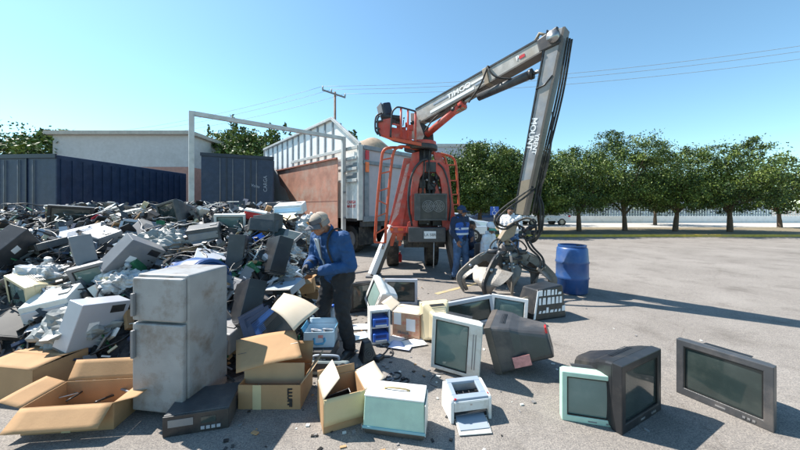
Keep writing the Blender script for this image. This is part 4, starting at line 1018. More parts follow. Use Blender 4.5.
c_ = dome_cap(wk, hc, HM, cap_grey, cap_dark, 1.02, brim=.082, flat=.84, dark_band=cap_dark)
MB().ell(hc + HM @ Vector((0, -.118, .075)), (.022, .006, .018), HM).build('badge', mat('cap_badge', (.55, .25, .08), .5), c_)
# hair fringe
def hf(u, v):
    ph = R(-20) + u * R(220); z = -.045 + v * .08; r_ = 1.03
    return hc + HM @ Vector((.079 * r_ * math.cos(ph), .098 * r_ * math.sin(ph) + .012, z + .02))
o = MB().grid(hf, 20, 5).build('hair', hair_grey, wk); so = o.modifiers.new('s', 'SOLIDIFY'); so.thickness = .006; so.offset = 1
# open jacket front with pale shirt and zip
def torso_pt(u, z, out=.0):  # front surface of chest, u lateral
    k = (z - .93) / (1.20 - .93); y = .02 + (-.055 - .02) * k
    return Vector((u, y - .128 - out - .02 * (z > 1.1), z))
o = MB().grid(lambda u, v: torso_pt((u - .5) * (.015 + .10 * max(0, v - .45)), .99 + v * .33, .008 + .012 * math.sin(v * 3)), 6, 14).build('undershirt', shirt_grey, wk); so = o.modifiers.new('s', 'SOLIDIFY'); so.thickness = .006
for s_ in (-1, 1):
    o = MB().tube([torso_pt(s_ * (.012 + .055 * max(0, v - .45)), .96 + v * .36, .016) for v in [i / 10 for i in range(11)]], .007, 6).build('zip_edge', cap_dark if s_ > 0 else shirt_grey, wk)
# dark strap over the near shoulder
sp = [(.15, -.02, 1.02), (.165, -.125, 1.02), (.15, -.19, 1.14), (.125, -.205, 1.26), (.11, -.15, 1.385), (.115, -.05, 1.42), (.125, .05, 1.34), (.13, .085, 1.2), (.13, .10, 1.02)]
mb = MB(); P = arc([Vector(p) for p in sp], 5)
for i in range(len(P) - 1): mb.beam(P[i], P[i + 1], .022, .005, up=(P[i] - Vector((0, -.04, P[i].z))).normalized())
mb.build('strap', black_cloth, wk)
# thing held in the hands
hp = wt_loc + Matrix.Rotation(wz, 3, 'Z') @ Vector((-.01, -.43, .975))
t = thing('gadget', 'small grey plastic gadget held in the gloved hands of the man', 'gadget', hp, (R(20), R(25), wz + R(30)))
MB().b0(-.05, .05, -.035, .035, -.015, .015).build('case', lblue_silver, t, bevel=.008); MB().b0(-.03, .03, -.02, .02, .0151, .018).build('screen', glass_dark, t)

# man in the vest
loc = Vector(((460.5 - CX) / F * 6.95, 6.95, 0))
J = dict(head=(.02, -.02, 1.565), neck=(0, .0, 1.44), chest=(0, .0, 1.24), pelvis=(0, .0, .96), shL=(.20, .0, 1.38), shR=(-.20, .01, 1.38), elL=(.26, .02, 1.12), elR=(-.27, .03, 1.12), wrL=(.20, -.16, .98), wrR=(-.21, -.10, .92),
         hipL=(.10, 0, .90), hipR=(-.10, 0, .90), knL=(.13, -.05, .49), knR=(-.12, .0, .49), anL=(.16, .0, .085), anR=(-.14, .06, .085))
hd = dict(L=((-.4, -.5, -.7), (-1, 0, .2), (0, -1, .3), .4), R=((0, -.3, -1), (1, 0, 0), (0, -1, 0), .4))
vm, J2, HM2, hc2 = person('man in navy cap and blue vest with reflective bands standing beside the crane outrigger', loc, R(38), J, navy_cloth, denim, hd, yaw=R(20), pitch=R(8), vox=.01, foldseed=5)
dome_cap(vm, hc2, HM2, mat('navy_cap', (.012, .035, .10), .7), navy_cloth, 1.04, brim=.07)
mb = MB()
for k in (-1, 0, 1): mb.cap(Vector((.085 * k, 0, 1.25)), .132, Vector((.066 * k, 0, 1.02)), .13, 16)
for s_ in (-1, 1): mb.cap(Vector((s_ * .11, 0, 1.39)), .062, Vector((s_ * .12, 0, 1.27)), .125, 14)
vs_ = remeshed(mb, 'vest', vest_blue, vm, .009, disp=.006, dsc=9, smooth=2)
def band(z):
    mb = MB(); P = []
    for k in range(33):
        an = 2 * math.pi * k / 32; P.append(Vector((math.cos(an) * (.148 + .074), math.sin(an) * .148, z)))
    for i in range(32): mb.beam(P[i], P[i + 1], .008, .045, up=(0, 0, 1))
    mb.build('reflective_band', reflective, vs_)
band(1.18); band(1.06)
# seated man in jeans behind him
def seated(hz_=.50): return dict(head=(0, -.04, hz_ + .74), neck=(0, .0, hz_ + .60), chest=(0, .04, hz_ + .40), pelvis=(0, .06, hz_ + .10), shL=(.19, .0, hz_ + .54), shR=(-.19, .0, hz_ + .54), elL=(.24, -.04, hz_ + .28), elR=(-.24, -.04, hz_ + .28),
      wrL=(.08, -.24, hz_ + .17), wrR=(-.08, -.24, hz_ + .17), hipL=(.10, .03, hz_ + .04), hipR=(-.10, .03, hz_ + .04), knL=(.15, -.40, hz_ + .03), knR=(-.15, -.42, hz_ + .03), anL=(.16, -.40, .085), anR=(-.15, -.46, .085))
hs_ = dict(L=((-.8, -.5, -.2), (0, .1, -1), (0, -1, 0), .4), R=((.8, -.5, -.1), (0, .1, -1), (0, -1, 0), .4))
loc = Vector(((470.5 - CX) / F * 7.6, 7.6, 0))
sj, J3, HM3, hc3 = person('seated man in blue jeans half hidden behind the man in the vest', loc, R(72), seated(.47), navy_cloth, denim, hs_, pitch=R(12), vox=.011, foldseed=8)
o = MB().grid(lambda u, v: hc3 + HM3 @ Vector((.083 * math.sin(v * 1.55) * math.cos(6.283 * u), .10 * math.sin(v * 1.55) * math.sin(6.283 * u) + .02, .03 + .088 * math.cos(v * 1.55))), 20, 8).build('hair', hair_m, sj)
def stool(loc, rz, label, h=.42):
    t = thing('chair', label, 'chair', loc, (0, 0, rz))
    MB().b0(-.22, .22, -.2, .24, h, h + .035).build('seat', dgrey, t, bevel=.01); MB().b0(-.22, .22, .235, .265, h + .12, h + .45).build('backrest', dgrey, t, bevel=.01)
    for x in (-.2, .2):
        for y, tz in ((-.18, h), (.25, h + .44)): MB().tube([(x, y - (.04 if y < 0 else -.06), 0), (x, y, tz)], .013, 8).build('leg', darkmetal, t)
    return t
stool(loc + Vector((-.03, 0, 0)), R(72), 'dark chair under the seated man in jeans')
# white shirt man seated on chair
loc = Vector(((489 - CX) / F * 6.9, 6.9, 0))
sw, J4, HM4, hc4 = person('seated man in white shirt, green and white cap and blue trousers', loc, R(52), seated(.44), white_cloth, mat('dark_denim', (.035, .075, .15), .85, var=.3, bump=.3), hs_, pitch=R(20), yaw=R(-30), vox=.010, foldseed=11)
dome_cap(sw, hc4, HM4, white_cloth, mat('green_brim', (.10, .33, .22), .7), 1.06, brim=.08)
stool(loc, R(52), 'dark folding chair under the man in the white shirt', .385)
# man standing behind the stick
loc = Vector(((511 - CX) / F * 7.9, 7.9, 0))
J = dict(head=(.0, -.03, 1.575), neck=(0, .0, 1.45), chest=(0, .0, 1.25), pelvis=(0, .0, .96), shL=(.20, .0, 1.39), shR=(-.20, .0, 1.39), elL=(.25, -.02, 1.13), elR=(-.25, .0, 1.13), wrL=(.12, -.22, 1.08), wrR=(-.20, -.14, .96),
         hipL=(.10, 0, .90), hipR=(-.10, 0, .90), knL=(.12, -.04, .49), knR=(-.12, .02, .49), anL=(.14, .0, .085), anR=(-.13, .06, .085))
sb, J5, HM5, hc5 = person('dark haired man in white shirt and blue trousers standing behind the crane stick', loc, R(-40), J, white_cloth, denim, hd, pitch=R(10), vox=.011, foldseed=14)
def hair_cap(par, hc, HM):
    def f(u, v):
        th = v * 1.9 * (1 - .38 * max(0, -math.sin(6.283 * u)))
        return hc + HM @ Vector((.083 * math.sin(th) * math.cos(6.283 * u), .104 * math.sin(th) * math.sin(6.283 * u) + .014, .030 + .092 * math.cos(th)))
    o = MB().grid(f, 24, 9).build('hair', hair_m, par); so = o.modifiers.new('s', 'SOLIDIFY'); so.thickness = .006
hair_cap(sb, hc5, HM5)

#@@OBJECTS
def ab(pxa, pya, pxb, pyb):
    """frame from two ground contact points of a front face"""
    a, b = G(pxa, pya), G(pxb, pyb); return a, math.atan2(b.y - a.y, b.x - a.x), (b - a).length
def carton(label, loc, rz, w_, d, h, flaps, m_=None, mi=None, tilt=(0, 0), group=None, th=.006, closed=False, name='cardboard_box', fm=None):
    m_ = m_ or cardboard; mi = mi or cardboard_in
    t = thing(name, label, 'box', loc, (tilt[0], tilt[1], rz), group)
    mb = MB(); mb.b0(0, w_, 0, th, 0, h); mb.b0(0, w_, d - th, d, 0, h); mb.b0(0, th, th, d - th, 0, h); mb.b0(w_ - th, w_, th, d - th, 0, h)
    mb.b0(th, w_ - th, th, d - th, 0.002, th + .002); mb.build('box_body', m_, t, bevel=.0015, seg=1)
    for sd_, ang, ln, *r_ in flaps:
        fm_ = r_[0] if r_ else (fm or m_); sk = r_[1] if len(r_) > 1 else 0
        # ang: 0 = straight up, 90 = folded outward flat, 180 = hanging down, -90 = closed
        a = R(ang); up, out = math.cos(a), math.sin(a)
        o3, e, n_ = {'front': (Vector((0, 0, h)), Vector((w_, 0, 0)), Vector((0, -1, 0))), 'back': (Vector((0, d, h)), Vector((w_, 0, 0)), Vector((0, 1, 0))),
                 'left': (Vector((0, 0, h)), Vector((0, d, 0)), Vector((-1, 0, 0))), 'right': (Vector((w_, 0, h)), Vector((0, d, 0)), Vector((1, 0, 0)))}[sd_]
        v = Vector((0, 0, up)) + n_ * out; o3 = o3 + n_ * .001 + Vector((0, 0, .001)) + (n_ * .004 if ang > 120 else Vector())
        en = e.normalized(); nrm = en.cross(v).normalized() * th * .7
        nu = 8; nv = 5
        def sfc(u, vv): return o3 + e * (u * .985 + .0075) + v * ln * vv + nrm * (.9 * math.sin(u * 3.1) * vv * 1.6) + en * sk * vv
        o = MB().grid(sfc, nu, nv).build('flap', fm_, t); so = o.modifiers.new('s', 'SOLIDIFY'); so.thickness = .004
    return t
def crt(label, loc, rot, w_, h, d, mb_, ms, style='monitor', group=None, name='crt_monitor', cat='monitor', shell_m=None, strip=0, bez=.035, seat=True):
    """front face in the plane y=0 looking towards -y, w by h, body back to d"""
    t = thing(name, label, cat, loc, rot, group)
    s0, s1 = (bez, w_ - bez - strip)
    sx0, sx1, sz0, sz1 = bez, w_ - bez - strip, bez * (1.0 if strip else 1.25), h - bez
    f = MB()
    fd = .07
    # bezel ring: four mitred bars sloping in to the glass
    O = [(0, h * 0), (w_, 0), (w_, h), (0, h)]; I = [(sx0, sz0), (sx1, sz0), (sx1, sz1), (sx0, sz1)]
    vs = [Vector((x, 0, z)) for x, z in O] + [Vector((x, .0, z)) for x, z in I] + [Vector((x + (.008 if i in (0, 3) else -.008), .018, z + (.008 if i < 2 else -.008))) for i, (x, z) in enumerate(I)] + [Vector((x, fd, z)) for x, z in O] + [Vector((x, fd, z)) for x, z in I]
    fs = []
    for i in range(4):
        j = (i + 1) % 4
        fs += [(i, j, 4 + j, 4 + i), (4 + i, 4 + j, 8 + j, 8 + i), (i, 12 + i, 12 + j, j), (12 + i, 16 + i, 16 + j, 12 + j), (8 + i, 8 + j, 16 + j, 16 + i)]
    f.add(vs, fs); f.build('bezel', mb_, t, bevel=.005)
    g = MB().grid(lambda u, v: Vector((sx0 + (sx1 - sx0) * u, .017 - .012 * (1 - (2 * u - 1) ** 2) * (1 - (2 * v - 1) ** 2) ** .8 - .0005, sz0 + (sz1 - sz0) * v)), 16, 12).build('screen', ms, t)
    dr = mat('screen_surround', (.015, .016, .016), .4)
    mb = MB(); q = .007
    mb.b0(sx0 + .004, sx1 - .004, .004, .016, sz0 + .003, sz0 + q + .003); mb.b0(sx0 + .004, sx1 - .004, .004, .016, sz1 - q - .003, sz1 - .003); mb.b0(sx0 + .003, sx0 + q + .003, .004, .016, sz0 + .01, sz1 - .01); mb.b0(sx1 - q - .003, sx1 - .003, .004, .016, sz0 + .01, sz1 - .01); mb.build('screen_gasket', dr, t)
    # shell: tapered rear with rounded shoulders
    sec = [(fd - .002, 0.0), (fd + .12 * d, .012), (d * .42, .035), (d * .55, .07), (d * .97, .13), (d, .145)]
    k_ = min(w_, h) / .42
    sh = MB(); vs = []; n = 0
    for y, ins in sec:
        ins *= k_; x0, x1, z0, z1 = ins, w_ - ins, min(ins * .55, .05), h - ins
        c = min(.03 + ins * .2, .06)
        ring = []
        for (cx_, cz_, a0) in ((x1 - c, z1 - c, 0), (x0 + c, z1 - c, 90), (x0 + c, z0 + c, 180), (x1 - c, z0 + c, 270)):
            for q_ in range(4): an = R(a0 + q_ * 30); ring.append(Vector((cx_ + c * math.cos(an), y, cz_ + c * math.sin(an))))
        vs += ring; n += 1
    N = 16
    fs = [(i * N + k, i * N + (k + 1) % N, (i + 1) * N + (k + 1) % N, (i + 1) * N + k) for i in range(n - 1) for k in range(N)] + [tuple(range(N - 1, -1, -1)), tuple((n - 1) * N + k for k in range(N))]
    sh.add(vs, fs); sh.build('rear_shell', shell_m or mb_, t, bevel=.004, seg=1)
    # vent slots proud of the shell
    mb = MB()
    for k in range(7):
        y = fd + .03 + k * .014; mb.b0(w_ * .25, w_ * .75, y, y + .006, h - .012 * k_ - .008 - .0, h - .004 - .012 * k_ * (y / (fd + .12 * d)) + .004)
    mb.build('vent', dgrey if (shell_m or mb_) not in (dgrey, blackp) else blackp, t)
    mb = MB()
    if strip:
        for q in (.35, .62): mb.b0(w_ - bez * .5 - strip * q - .008, w_ - bez * .5 - strip * q, -.004, .002, h * .18, h * .82)
        mb.build('speaker_grille', greypl if mb_ is not greypl else dgrey, t)
    else:
        mb.b0(w_ * .5 - .03, w_ * .5 + .03, -.002, .001, bez * .45, bez * .7)
        mb.build('badge', greypl, t)
        for k in range(3): MB().b0(w_ * .72 + k * .026, w_ * .72 + k * .026 + .015, -.004, .001, bez * .4, bez * .7).build('button', greypl, t)
    return t
def lie(o, M3, at, anchor=None):
    """orient by a 3x3 matrix, then rest the lowest vertex on height at.z"""
    o.rotation_euler = M3.to_euler(); o.location = at; settle(o, at.z); return o

# 1 mint green case with white top and handle
a, rz, ln = ab(363.5, 434, 424.5, 442.5)
t = thing('carrying_case', 'mint green portable carrying case with white lid and handle, front centre', 'case', a, (0, 0, rz))
hh, dd = .28, .215
mb = MB(); mb.hexa([Vector(v) for v in ((.008, .01, 0), (ln - .012, .01, 0), (ln - .012, dd, 0), (.008, dd, 0), (0.0, .0, .042), (ln, .0, .042), (ln, dd + .01, .042), (0, dd + .01, .042))]); mb.build('base_tray', brownpl, t, bevel=.008)
cv = MB(); cv.hexa([Vector(v) for v in ((-.004, -.006, .043), (ln + .004, -.006, .043), (ln + .004, dd + .015, .043), (-.004, dd + .015, .043), (.004, .012, hh - .012), (ln - .004, .012, hh - .012), (ln - .004, dd - .012, hh - .012), (.004, dd - .012, hh - .012))]); cv.build('cover', mint, t, bevel=.008)
MB().b0(-.008, ln + .008, -.011, -.003, .05, .068).build('trim_band', mint_dark, t, bevel=.002)
lid = MB().b0(.002, ln - .002, .008, dd - .008, hh - .011, hh + .004).build('lid', white_pl, t, bevel=.006)
MB().tube(arc([(ln * .32, dd * .5, hh + .004), (ln * .34, dd * .48, hh + .016), (ln * .5, dd * .47, hh + .020), (ln * .68, dd * .48, hh + .016), (ln * .70, dd * .5, hh + .004)]), .0065, 8).build('handle', mat('worn_brass', (.5, .38, .2), .4, .5), lid)
for x in (.31, .71): MB().cyl((ln * x, dd * .5, hh + .003), (ln * x, dd * .5, hh + .010), .012, 12).build('handle_mount', mat('worn_brass', (.5, .38, .2), .4, .5), lid)
MB().b0(ln + .003, ln + .008, -.01, dd * .9, .045, hh - .02).build('edge_strip', offwhite, t)
for z in (.06, .04): MB().b0(-.018, -.006, .0, .02, z - .01, z + .006).build('latch', steel, t)

# 2 open box front
a, rz, ln = ab(323.3, 434.5, 362.5, 423)
carton('open cardboard box with pale raised flap left of the mint green case', a, rz, .315, .30, .25,
       [('front', 176, .19, cardboard_yel), ('left', -42, .18, cardboard_pale), ('right', 84, .19, cardboard_pale, .06), ('back', 20, .06, cardboard)])
# contents
t = thing('plastic_tray', 'black plastic tray lying inside the open cardboard box at the front', 'tray', a + Matrix.Rotation(rz, 3, 'Z') @ Vector((.03, .03, .012)), (R(12), R(-6), rz + R(3)))
mb = MB(); mb.b0(0, .24, 0, .2, .02, .03); mb.b0(0, .01, 0, .2, .03, .09); mb.b0(.23, .24, 0, .2, .03, .09); mb.b0(.01, .23, 0, .01, .03, .09); mb.b0(.01, .23, .19, .2, .03, .09)
mb.build('tray_body', blackp, t, bevel=.004); MB().b0(.05, .15, .05, .12, .031, .075).build('motor', greypl, t, bevel=.006)
# green mark on left side of that box

# 3 printer
a, rz, ln = ab(451, 424.5, 491.5, 419)
w_, dd, hh = .335, .225, .19
t = thing('laser_printer', 'white compact laser printer with open grey top and paper tray, front right', 'printer', a, (0, 0, rz))
prof = [(0, 0), (dd, 0), (dd + .005, .10), (dd - .02, .215), (dd - .05, .222), (.012, hh - .012), (.0, hh - .03)]
mb = MB(); mb.slab([(0, y, z) for y, z in prof], (.026, 0, 0)); mb.slab([(w_ - .026, y, z) for y, z in prof], (.026, 0, 0))
mb.b0(.026, w_ - .026, .0, .014, .085, hh - .026); mb.b0(.026, w_ - .026, dd - .012, dd, 0.01, .2); mb.b0(.026, w_ - .026, .03, dd - .012, .002, .012)
mb.build('housing', white_pl, t, bevel=.006)
sl = (.222 - (hh - .012)) / (dd - .05 - .012)
def topz(y): return hh - .012 + (y - .012) * sl
mb = MB(); fr = .028
for (x0, x1, y0, y1) in ((.026, w_ - .026, .010, .052), (.026, w_ - .026, dd - .062, dd - .022), (.026, .062, .052, dd - .062), (w_ - .075, w_ - .026, .052, dd - .062)):
    mb.hexa([Vector((x0, y0, topz(y0) - .02)), Vector((x1, y0, topz(y0) - .02)), Vector((x1, y1, topz(y1) - .02)), Vector((x0, y1, topz(y1) - .02)), Vector((x0, y0, topz(y0) + .002)), Vector((x1, y0, topz(y0) + .002)), Vector((x1, y1, topz(y1) + .002)), Vector((x0, y1, topz(y1) + .002))])
mb.build('top_panel', lblue_silver, t, bevel=.003)
mb = MB(); mb.b0(.03, w_ - .03, .04, dd - .03, .12, .128); mb.slab([(.06, .055, .130), (.06, dd - .07, .150), (.06, dd - .07, .128), (.06, .055, .128)], (w_ - .14, 0, 0)); mb.build('output_well', blackp, t)
mb = MB()
for k in range(3): mb.tube([(.10 + k * .05, .07, .145), (.10 + k * .05, dd - .09, .155)], .004, 6)
mb.build('paper_guide', dgrey, t)
for y in (.03,): MB().slab([(.03, .055, topz(.055) - .02), (w_ - .09, .055, topz(.055) - .02), (w_ - .09, .085, topz(.08) - .035), (.03, .085, topz(.08) - .035)], (0, 0, .003)).build('output_flap', silver, t)
MB().b0(.03, .034 + .012, .004, .016, topz(.02) - .005, topz(.02) + .004).build('red_button', red_card, t); MB().b0(w_ - .022, w_ - .012, .03, .045, topz(.04) - .004, topz(.04) + .0035).build('red_button', red_card, t)
MB().b0(.028, w_ - .028, -.003, .0, .092, hh - .034).build('front_panel', offwhite, t, bevel=.002)
MB().b0(w_ * .46, w_ * .51, -.0045, -.003, .13, .14).build('badge', steel, t)
mb = MB(); mb.b0(.028, w_ - .028, .035, .04, .013, .084); mb.build('inner_back', blackp, t)
MB().slab([(.035, -.002, .062), (.23, -.002, .068), (.23, .03, .072), (.035, .03, .066)], (.06, 0, .004)).build('roller_bar', steel, t)
tr = MB().slab([(.035, -.004, .018), (w_ - .045, -.004, .018), (w_ - .075, -.15, .006), (.015, -.13, .006)], (0, 0, .007)).build('paper_tray', offwhite, t, bevel=.002)
MB().slab([(.045, .03, .036), (w_ - .055, .03, .036), (w_ - .075, -.11, .018), (.035, -.10, .018)], (0, 0, .005)).build('tray_cover', lblue_silver, tr, bevel=.001)

# 4 front TV lying on its side
a, rz, ln = ab(430.5, 370.5, 470, 377.5)
o = crt('offwhite television with green glass and speaker strip, standing on its side', Vector((0, 0, 0)), (0, 0, 0), .48, .56, .40, offwhite, glass_green, strip=.085, bez=.034, name='television', cat='television')
o.rotation_euler = (Matrix.Rotation(rz - R(5), 3, 'Z') @ Matrix.Rotation(R(7), 3, 'X') @ Matrix.Rotation(R(4.5), 3, 'Y')).to_euler(); o.location = a; settle(o)
# 5 cream monitor behind-left of it, seen from the back corner
o = crt('yellowed cream monitor turned away behind the offwhite television', Vector((.62, 3.92, 0)), (0, 0, 0), .37, .46, .33, cream, glass_dark)
o.rotation_euler = (R(0), R(0), R(196)); o.location = (.60, 3.92, 0); settle(o)
# 6 silver monitor leaning
o = crt('silver monitor with dark glass tilted behind the offwhite television', (0, 0, 0), (0, 0, 0), .74, .37, .34, silver, glass_dark, bez=.045, name='crt_monitor')
p0 = W(438, 309, 4.15)
o.rotation_euler = (Matrix.Rotation(R(13), 3, 'Z') @ Matrix.Rotation(R(-6), 3, 'Y') @ Matrix.Rotation(R(-6), 3, 'X')).to_euler(); o.location = (.60, 3.95, 0); settle(o, .0)
# 7 white monitor right
o = crt('white monitor with pale green glass between the silver monitor and black television', (0, 0, 0), (0, 0, 0), .50, .34, .36, white_pl, glass_green, bez=.045)
o.rotation_euler = (Matrix.Rotation(R(-20), 3, 'Z') @ Matrix.Rotation(R(4), 3, 'Y') @ Matrix.Rotation(R(-8), 3, 'X')).to_euler(); p0 = W(490, 301, 4.4); o.location = (p0.x, 4.4, 0); settle(o)
# 8 big black TV
o = crt('big black television seen from its back corner with pink label', (0, 0, 0), (0, 0, 0), .60, .455, .56, brownpl, glass_dark, shell_m=dgrey, name='television', cat='television', bez=.05)
lb_ = MB().hexa([Vector(v) for v in ((.590, .20, .045), (.594, .20, .045), (.555, .36, .055), (.551, .36, .055), (.590, .20, .145), (.594, .20, .145), (.555, .36, .155), (.551, .36, .155))]); lb_.build('label', pink_label, o)
MB().b0(.38, .46, .548, .566, .30, .36).build('socket_panel', red_card, o, bevel=.004); MB().b0(.20, .34, .548, .564, .12, .2).build('rear_recess', blackp, o, bevel=.004)
MB().slab([(.0, .072, .2), (.0, .10, .2), (.0, .10, .44), (.0, .072, .44)], (.62, 0, 0)) if False else None
o.rotation_euler = (Matrix.Rotation(R(-115), 3, 'Z') @ Matrix.Rotation(R(15), 3, 'X')).to_euler(); o.location = (1.20, 3.52, 0); settle(o)
tv8 = o
# 9 black monitor behind the worker
o = crt('black television with dark glass standing right of the worker', (0, 0, 0), (0, 0, 0), .50, .46, .40, blackp, glass_dark, name='television', cat='television', bez=.04)
o.rotation_euler = (0, 0, R(24)); o.location = G(353, 313.5); o.location.x -= .04; settle(o)
# 10 tilted white monitor with pale glass
o = crt('white monitor with long pale green glass leaning diagonally by the blue and white rack', (0, 0, 0), (0, 0, 0), .50, .40, .34, white_pl, glass_pale, bez=.05)
M3 = Matrix.Rotation(R(-50), 3, 'Z') @ Matrix.Rotation(R(-58), 3, 'Y') @ Matrix.Rotation(R(-12), 3, 'X')
o.rotation_euler = M3.to_euler(); o.location = (-.42, 4.45, 0); settle(o)
wm = o
# 11 silver monitor behind
o = crt('silver monitor with dark glass standing behind the red printed box', (0, 0, 0), (0, 0, 0), .56, .44, .38, silver, glass_dark, bez=.045)
o.rotation_euler = (0, 0, R(-3)); p0 = W(384.5, 300, 5.1); o.location = (p0.x, 5.1, 0); settle(o)
# 12 red printed carton
a, rz, ln = ab(392.5, 336, 420.4, 340.8)
t = carton('cardboard box with red print and pasted papers left of the cream monitor', a, rz, .365, .33, .315, [('front', -84, .17, cardboard_pale), ('back', -80, .17, cardboard_pale), ('left', 66, .20, cardboard_pale, .05), ('right', 55, .13, cardboard_pale)], m_=cardboard_print)
for x0, x1, z0, z1, m_ in ((.02, .12, .16, .31, paper), (.19, .31, .10, .25, paper)):
    MB().b0(x0, x1, -.004, -.002, z0, z1).build('pasted_label', m_, t)
tx = text('lettering', 'FRAGIL', .05, Matrix.Translation((.155, -.005, .065)) @ Matrix.Rotation(R(90), 4, 'X'), greypl, t)
# 13 blue and white rack
a, rz, ln = ab(370.3, 345.4, 390.8, 343)
t = thing('drawer_unit', 'white desktop unit with two bright blue drawers left of the printed box', 'drawer unit', a, (R(-3), 0, rz))
ww, hh = .25, .41
mb = MB(); mb.b0(0, .022, 0, .22, 0, hh); mb.b0(ww - .022, ww, 0, .22, 0, hh); mb.b0(.022, ww - .022, .0, .22, hh - .03, hh); mb.b0(.022, ww - .022, 0, .22, 0, .035); mb.b0(.022, ww - .022, 0.0, .22, hh * .46, hh * .52); mb.b0(.022, ww - .022, .19, .22, .035, hh * .46); mb.b0(.022, ww - .022, .19, .22, hh * .52, hh - .03)
mb.build('frame', white_pl, t, bevel=.008)
for z0 in (.04, hh * .53):
    dr = MB().b0(.03, ww - .03, -.045, .18, z0, z0 + .10).build('drawer', blue_pl, t, bevel=.012)
    MB().b0(.06, ww - .06, -.05, -.044, z0 + .05, z0 + .085).build('handle_recess', mat('deep_blue', (.01, .04, .2), .4), dr); MB().b0(.055, ww - .055, -.058, -.044, z0 + .012, z0 + .03).build('handle', white_pl, dr, bevel=.004)
# 14 papers
rg = random.Random(3)
def sheet(label, p, rz, w_, h_, m_, z=.006, curl=.012, name='paper_sheet', group='loose papers by the printed box', cat='paper'):
    t = MB().grid(lambda u, v: Vector(((u - .5) * w_, (v - .5) * h_, curl * math.sin(u * 5 + v * 2) * math.sin(v * 3) + curl)), 10, 8).build(name, m_)
    so = t.modifiers.new('s', 'SOLIDIFY'); so.thickness = .0008
    t.location = (p.x, p.y, z); t.rotation_euler = (0, 0, rz); return tag(t, label, cat, group)
sheet('white paper sheet in front of the printed cardboard box, right end', G(414, 344), R(20), .28, .2, paper)
sheet('bluish paper sheet lying in front of the printed cardboard box', G(401, 347), R(-18), .26, .2, paper_blue, .012)
sheet('small white paper poking out from under the blue drawer unit', G(394, 340), R(40), .26, .19, paper, .004)
sheet('white paper sheet on the asphalt left of the blue drawer unit', G(360, 328), R(8), .24, .2, paper)
sheet('thin magazine lying open left of the blue drawer unit', G(357, 338), R(30), .3, .2, lightblue_card, .01)
# 15 black speaker
p = G(368, 359)
t = thing('desk_speaker', 'small black wedge shaped speaker on the asphalt right of the worker', 'speaker', p, (0, R(-6), R(25)))
MB().hexa([Vector(v) for v in ((-.09, -.08, 0), (.09, -.08, 0), (.09, .1, 0), (-.09, .1, 0), (-.035, -.03, .2), (.045, -.03, .2), (.05, .06, .2), (-.035, .06, .2))]).build('speaker_body', blackp, t, bevel=.015, seg=3)
mb = MB(); c0 = Vector((0, -.062, .085)); nn = Vector((0, -.97, .24))
for r_ in (.055, .035, .012): mb.disc_ring(c0, nn, max(0, r_ - .012), r_, .006, 24)
mb.build('speaker_cone', dgrey, t)
p = G(379, 360); t2 = thing('power_adapter', 'black power adapter brick beside the wedge speaker', 'adapter', p, (0, 0, R(60))); MB().b0(-.06, .06, -.035, .035, 0, .045).build('adapter_body', blackp, t2, bevel=.01); MB().b0(-.03, .03, -.02, .02, .0452, .0465).build('sticker', greypl, t2)
# cables on the asphalt
def cable(label, pts, r_=.006, m_=None, z=.007, group='cables on the asphalt'):
    v = [G(*p) + Vector((0, 0, z)) for p in pts]; o = MB().tube(arc(v, 7), r_, 7).build('cable', m_ or blackp); return tag(o, label, 'cable', group)
cable('black cable looping past the power adapter', [(376, 360), (384, 358), (391, 357), (393, 352), (388, 348), (380, 347)])
cable('black cable coiled on the asphalt above the mint case', [(384, 384), (388, 376), (396, 373), (401, 375), (398, 379), (392, 380), (388, 385), (392, 389)])
cable('dark cable curling to the open box flap', [(384, 392), (390, 386), (398, 384), (404, 379), (409, 381), (402, 386)], .008)
cable('thin grey cable by the left foot of the offwhite television', [(446, 374), (436, 375), (431, 379), (430, 384), (437, 387)], .005, greypl)
cable('black cable trailing from the drawer unit', [(388, 349), (384, 354), (374, 363), (362, 367), (352, 371)], .006)
mb_rg = random.Random(8)
p = G(403, 380); t = thing('plug', 'small black plug lying on the asphalt behind the mint case', 'plug', p, (0, 0, .6)); MB().b0(-.02, .02, -.014, .014, 0, .024).build('plug_body', blackp, t, bevel=.005); MB().b0(.021, .04, -.008, -.004, .01, .014).build('prong', steel, t); MB().b0(.021, .04, .004, .008, .01, .014).build('prong', steel, t)
p = G(375, 370); 
mb = MB()
for k in range(9):
    q = G(mb_rg.uniform(378, 402), mb_rg.uniform(366, 388)); mb.box(q + Vector((0, 0, .008)), (mb_rg.uniform(.02, .07), mb_rg.uniform(.01, .03), .014), rot=(0, 0, mb_rg.uniform(0, 3)))
tag(mb.build('plastic_fragments', greypl), kind='stuff', label='small broken plastic fragments on the asphalt', cat='debris')
# 16 black and white printed sack at the right edge
t = thing('printer_carton', 'black carton with bold white printing at the foot of the grapple', 'box', (1.93, 4.35, 0), (0, 0, R(18)))
bs = MB().hexa([Vector(v) for v in ((0, 0, 0), (.62, 0, 0), (.62, .42, 0), (0, .42, 0), (.13, .05, .44), (.60, .05, .48), (.6, .40, .46), (.14, .38, .42))]).build('carton_body', blackp, t, bevel=.02)
rgx = random.Random(4); mb = MB()
for row, z in enumerate((.10, .22, .345)):
    x = .10 + .10 * z; fy = lambda zz: .05 * zz / .45 - .004
    while x < .54:
        ww = rgx.uniform(.03, .07); h2 = rgx.choice((.035, .075, .08)) if row != 1 else .095
        mb.hexa([Vector((x, fy(z) - .002, z)), Vector((x + ww, fy(z) - .002, z)), Vector((x + ww, fy(z) + .004, z)), Vector((x, fy(z) + .004, z)), Vector((x + .02, fy(z + h2) - .002, z + h2)), Vector((x + ww + .01, fy(z + h2) - .002, z + h2)), Vector((x + ww + .01, fy(z + h2) + .004, z + h2)), Vector((x + .02, fy(z + h2) + .004, z + h2))]); x += ww + rgx.uniform(.015, .03)
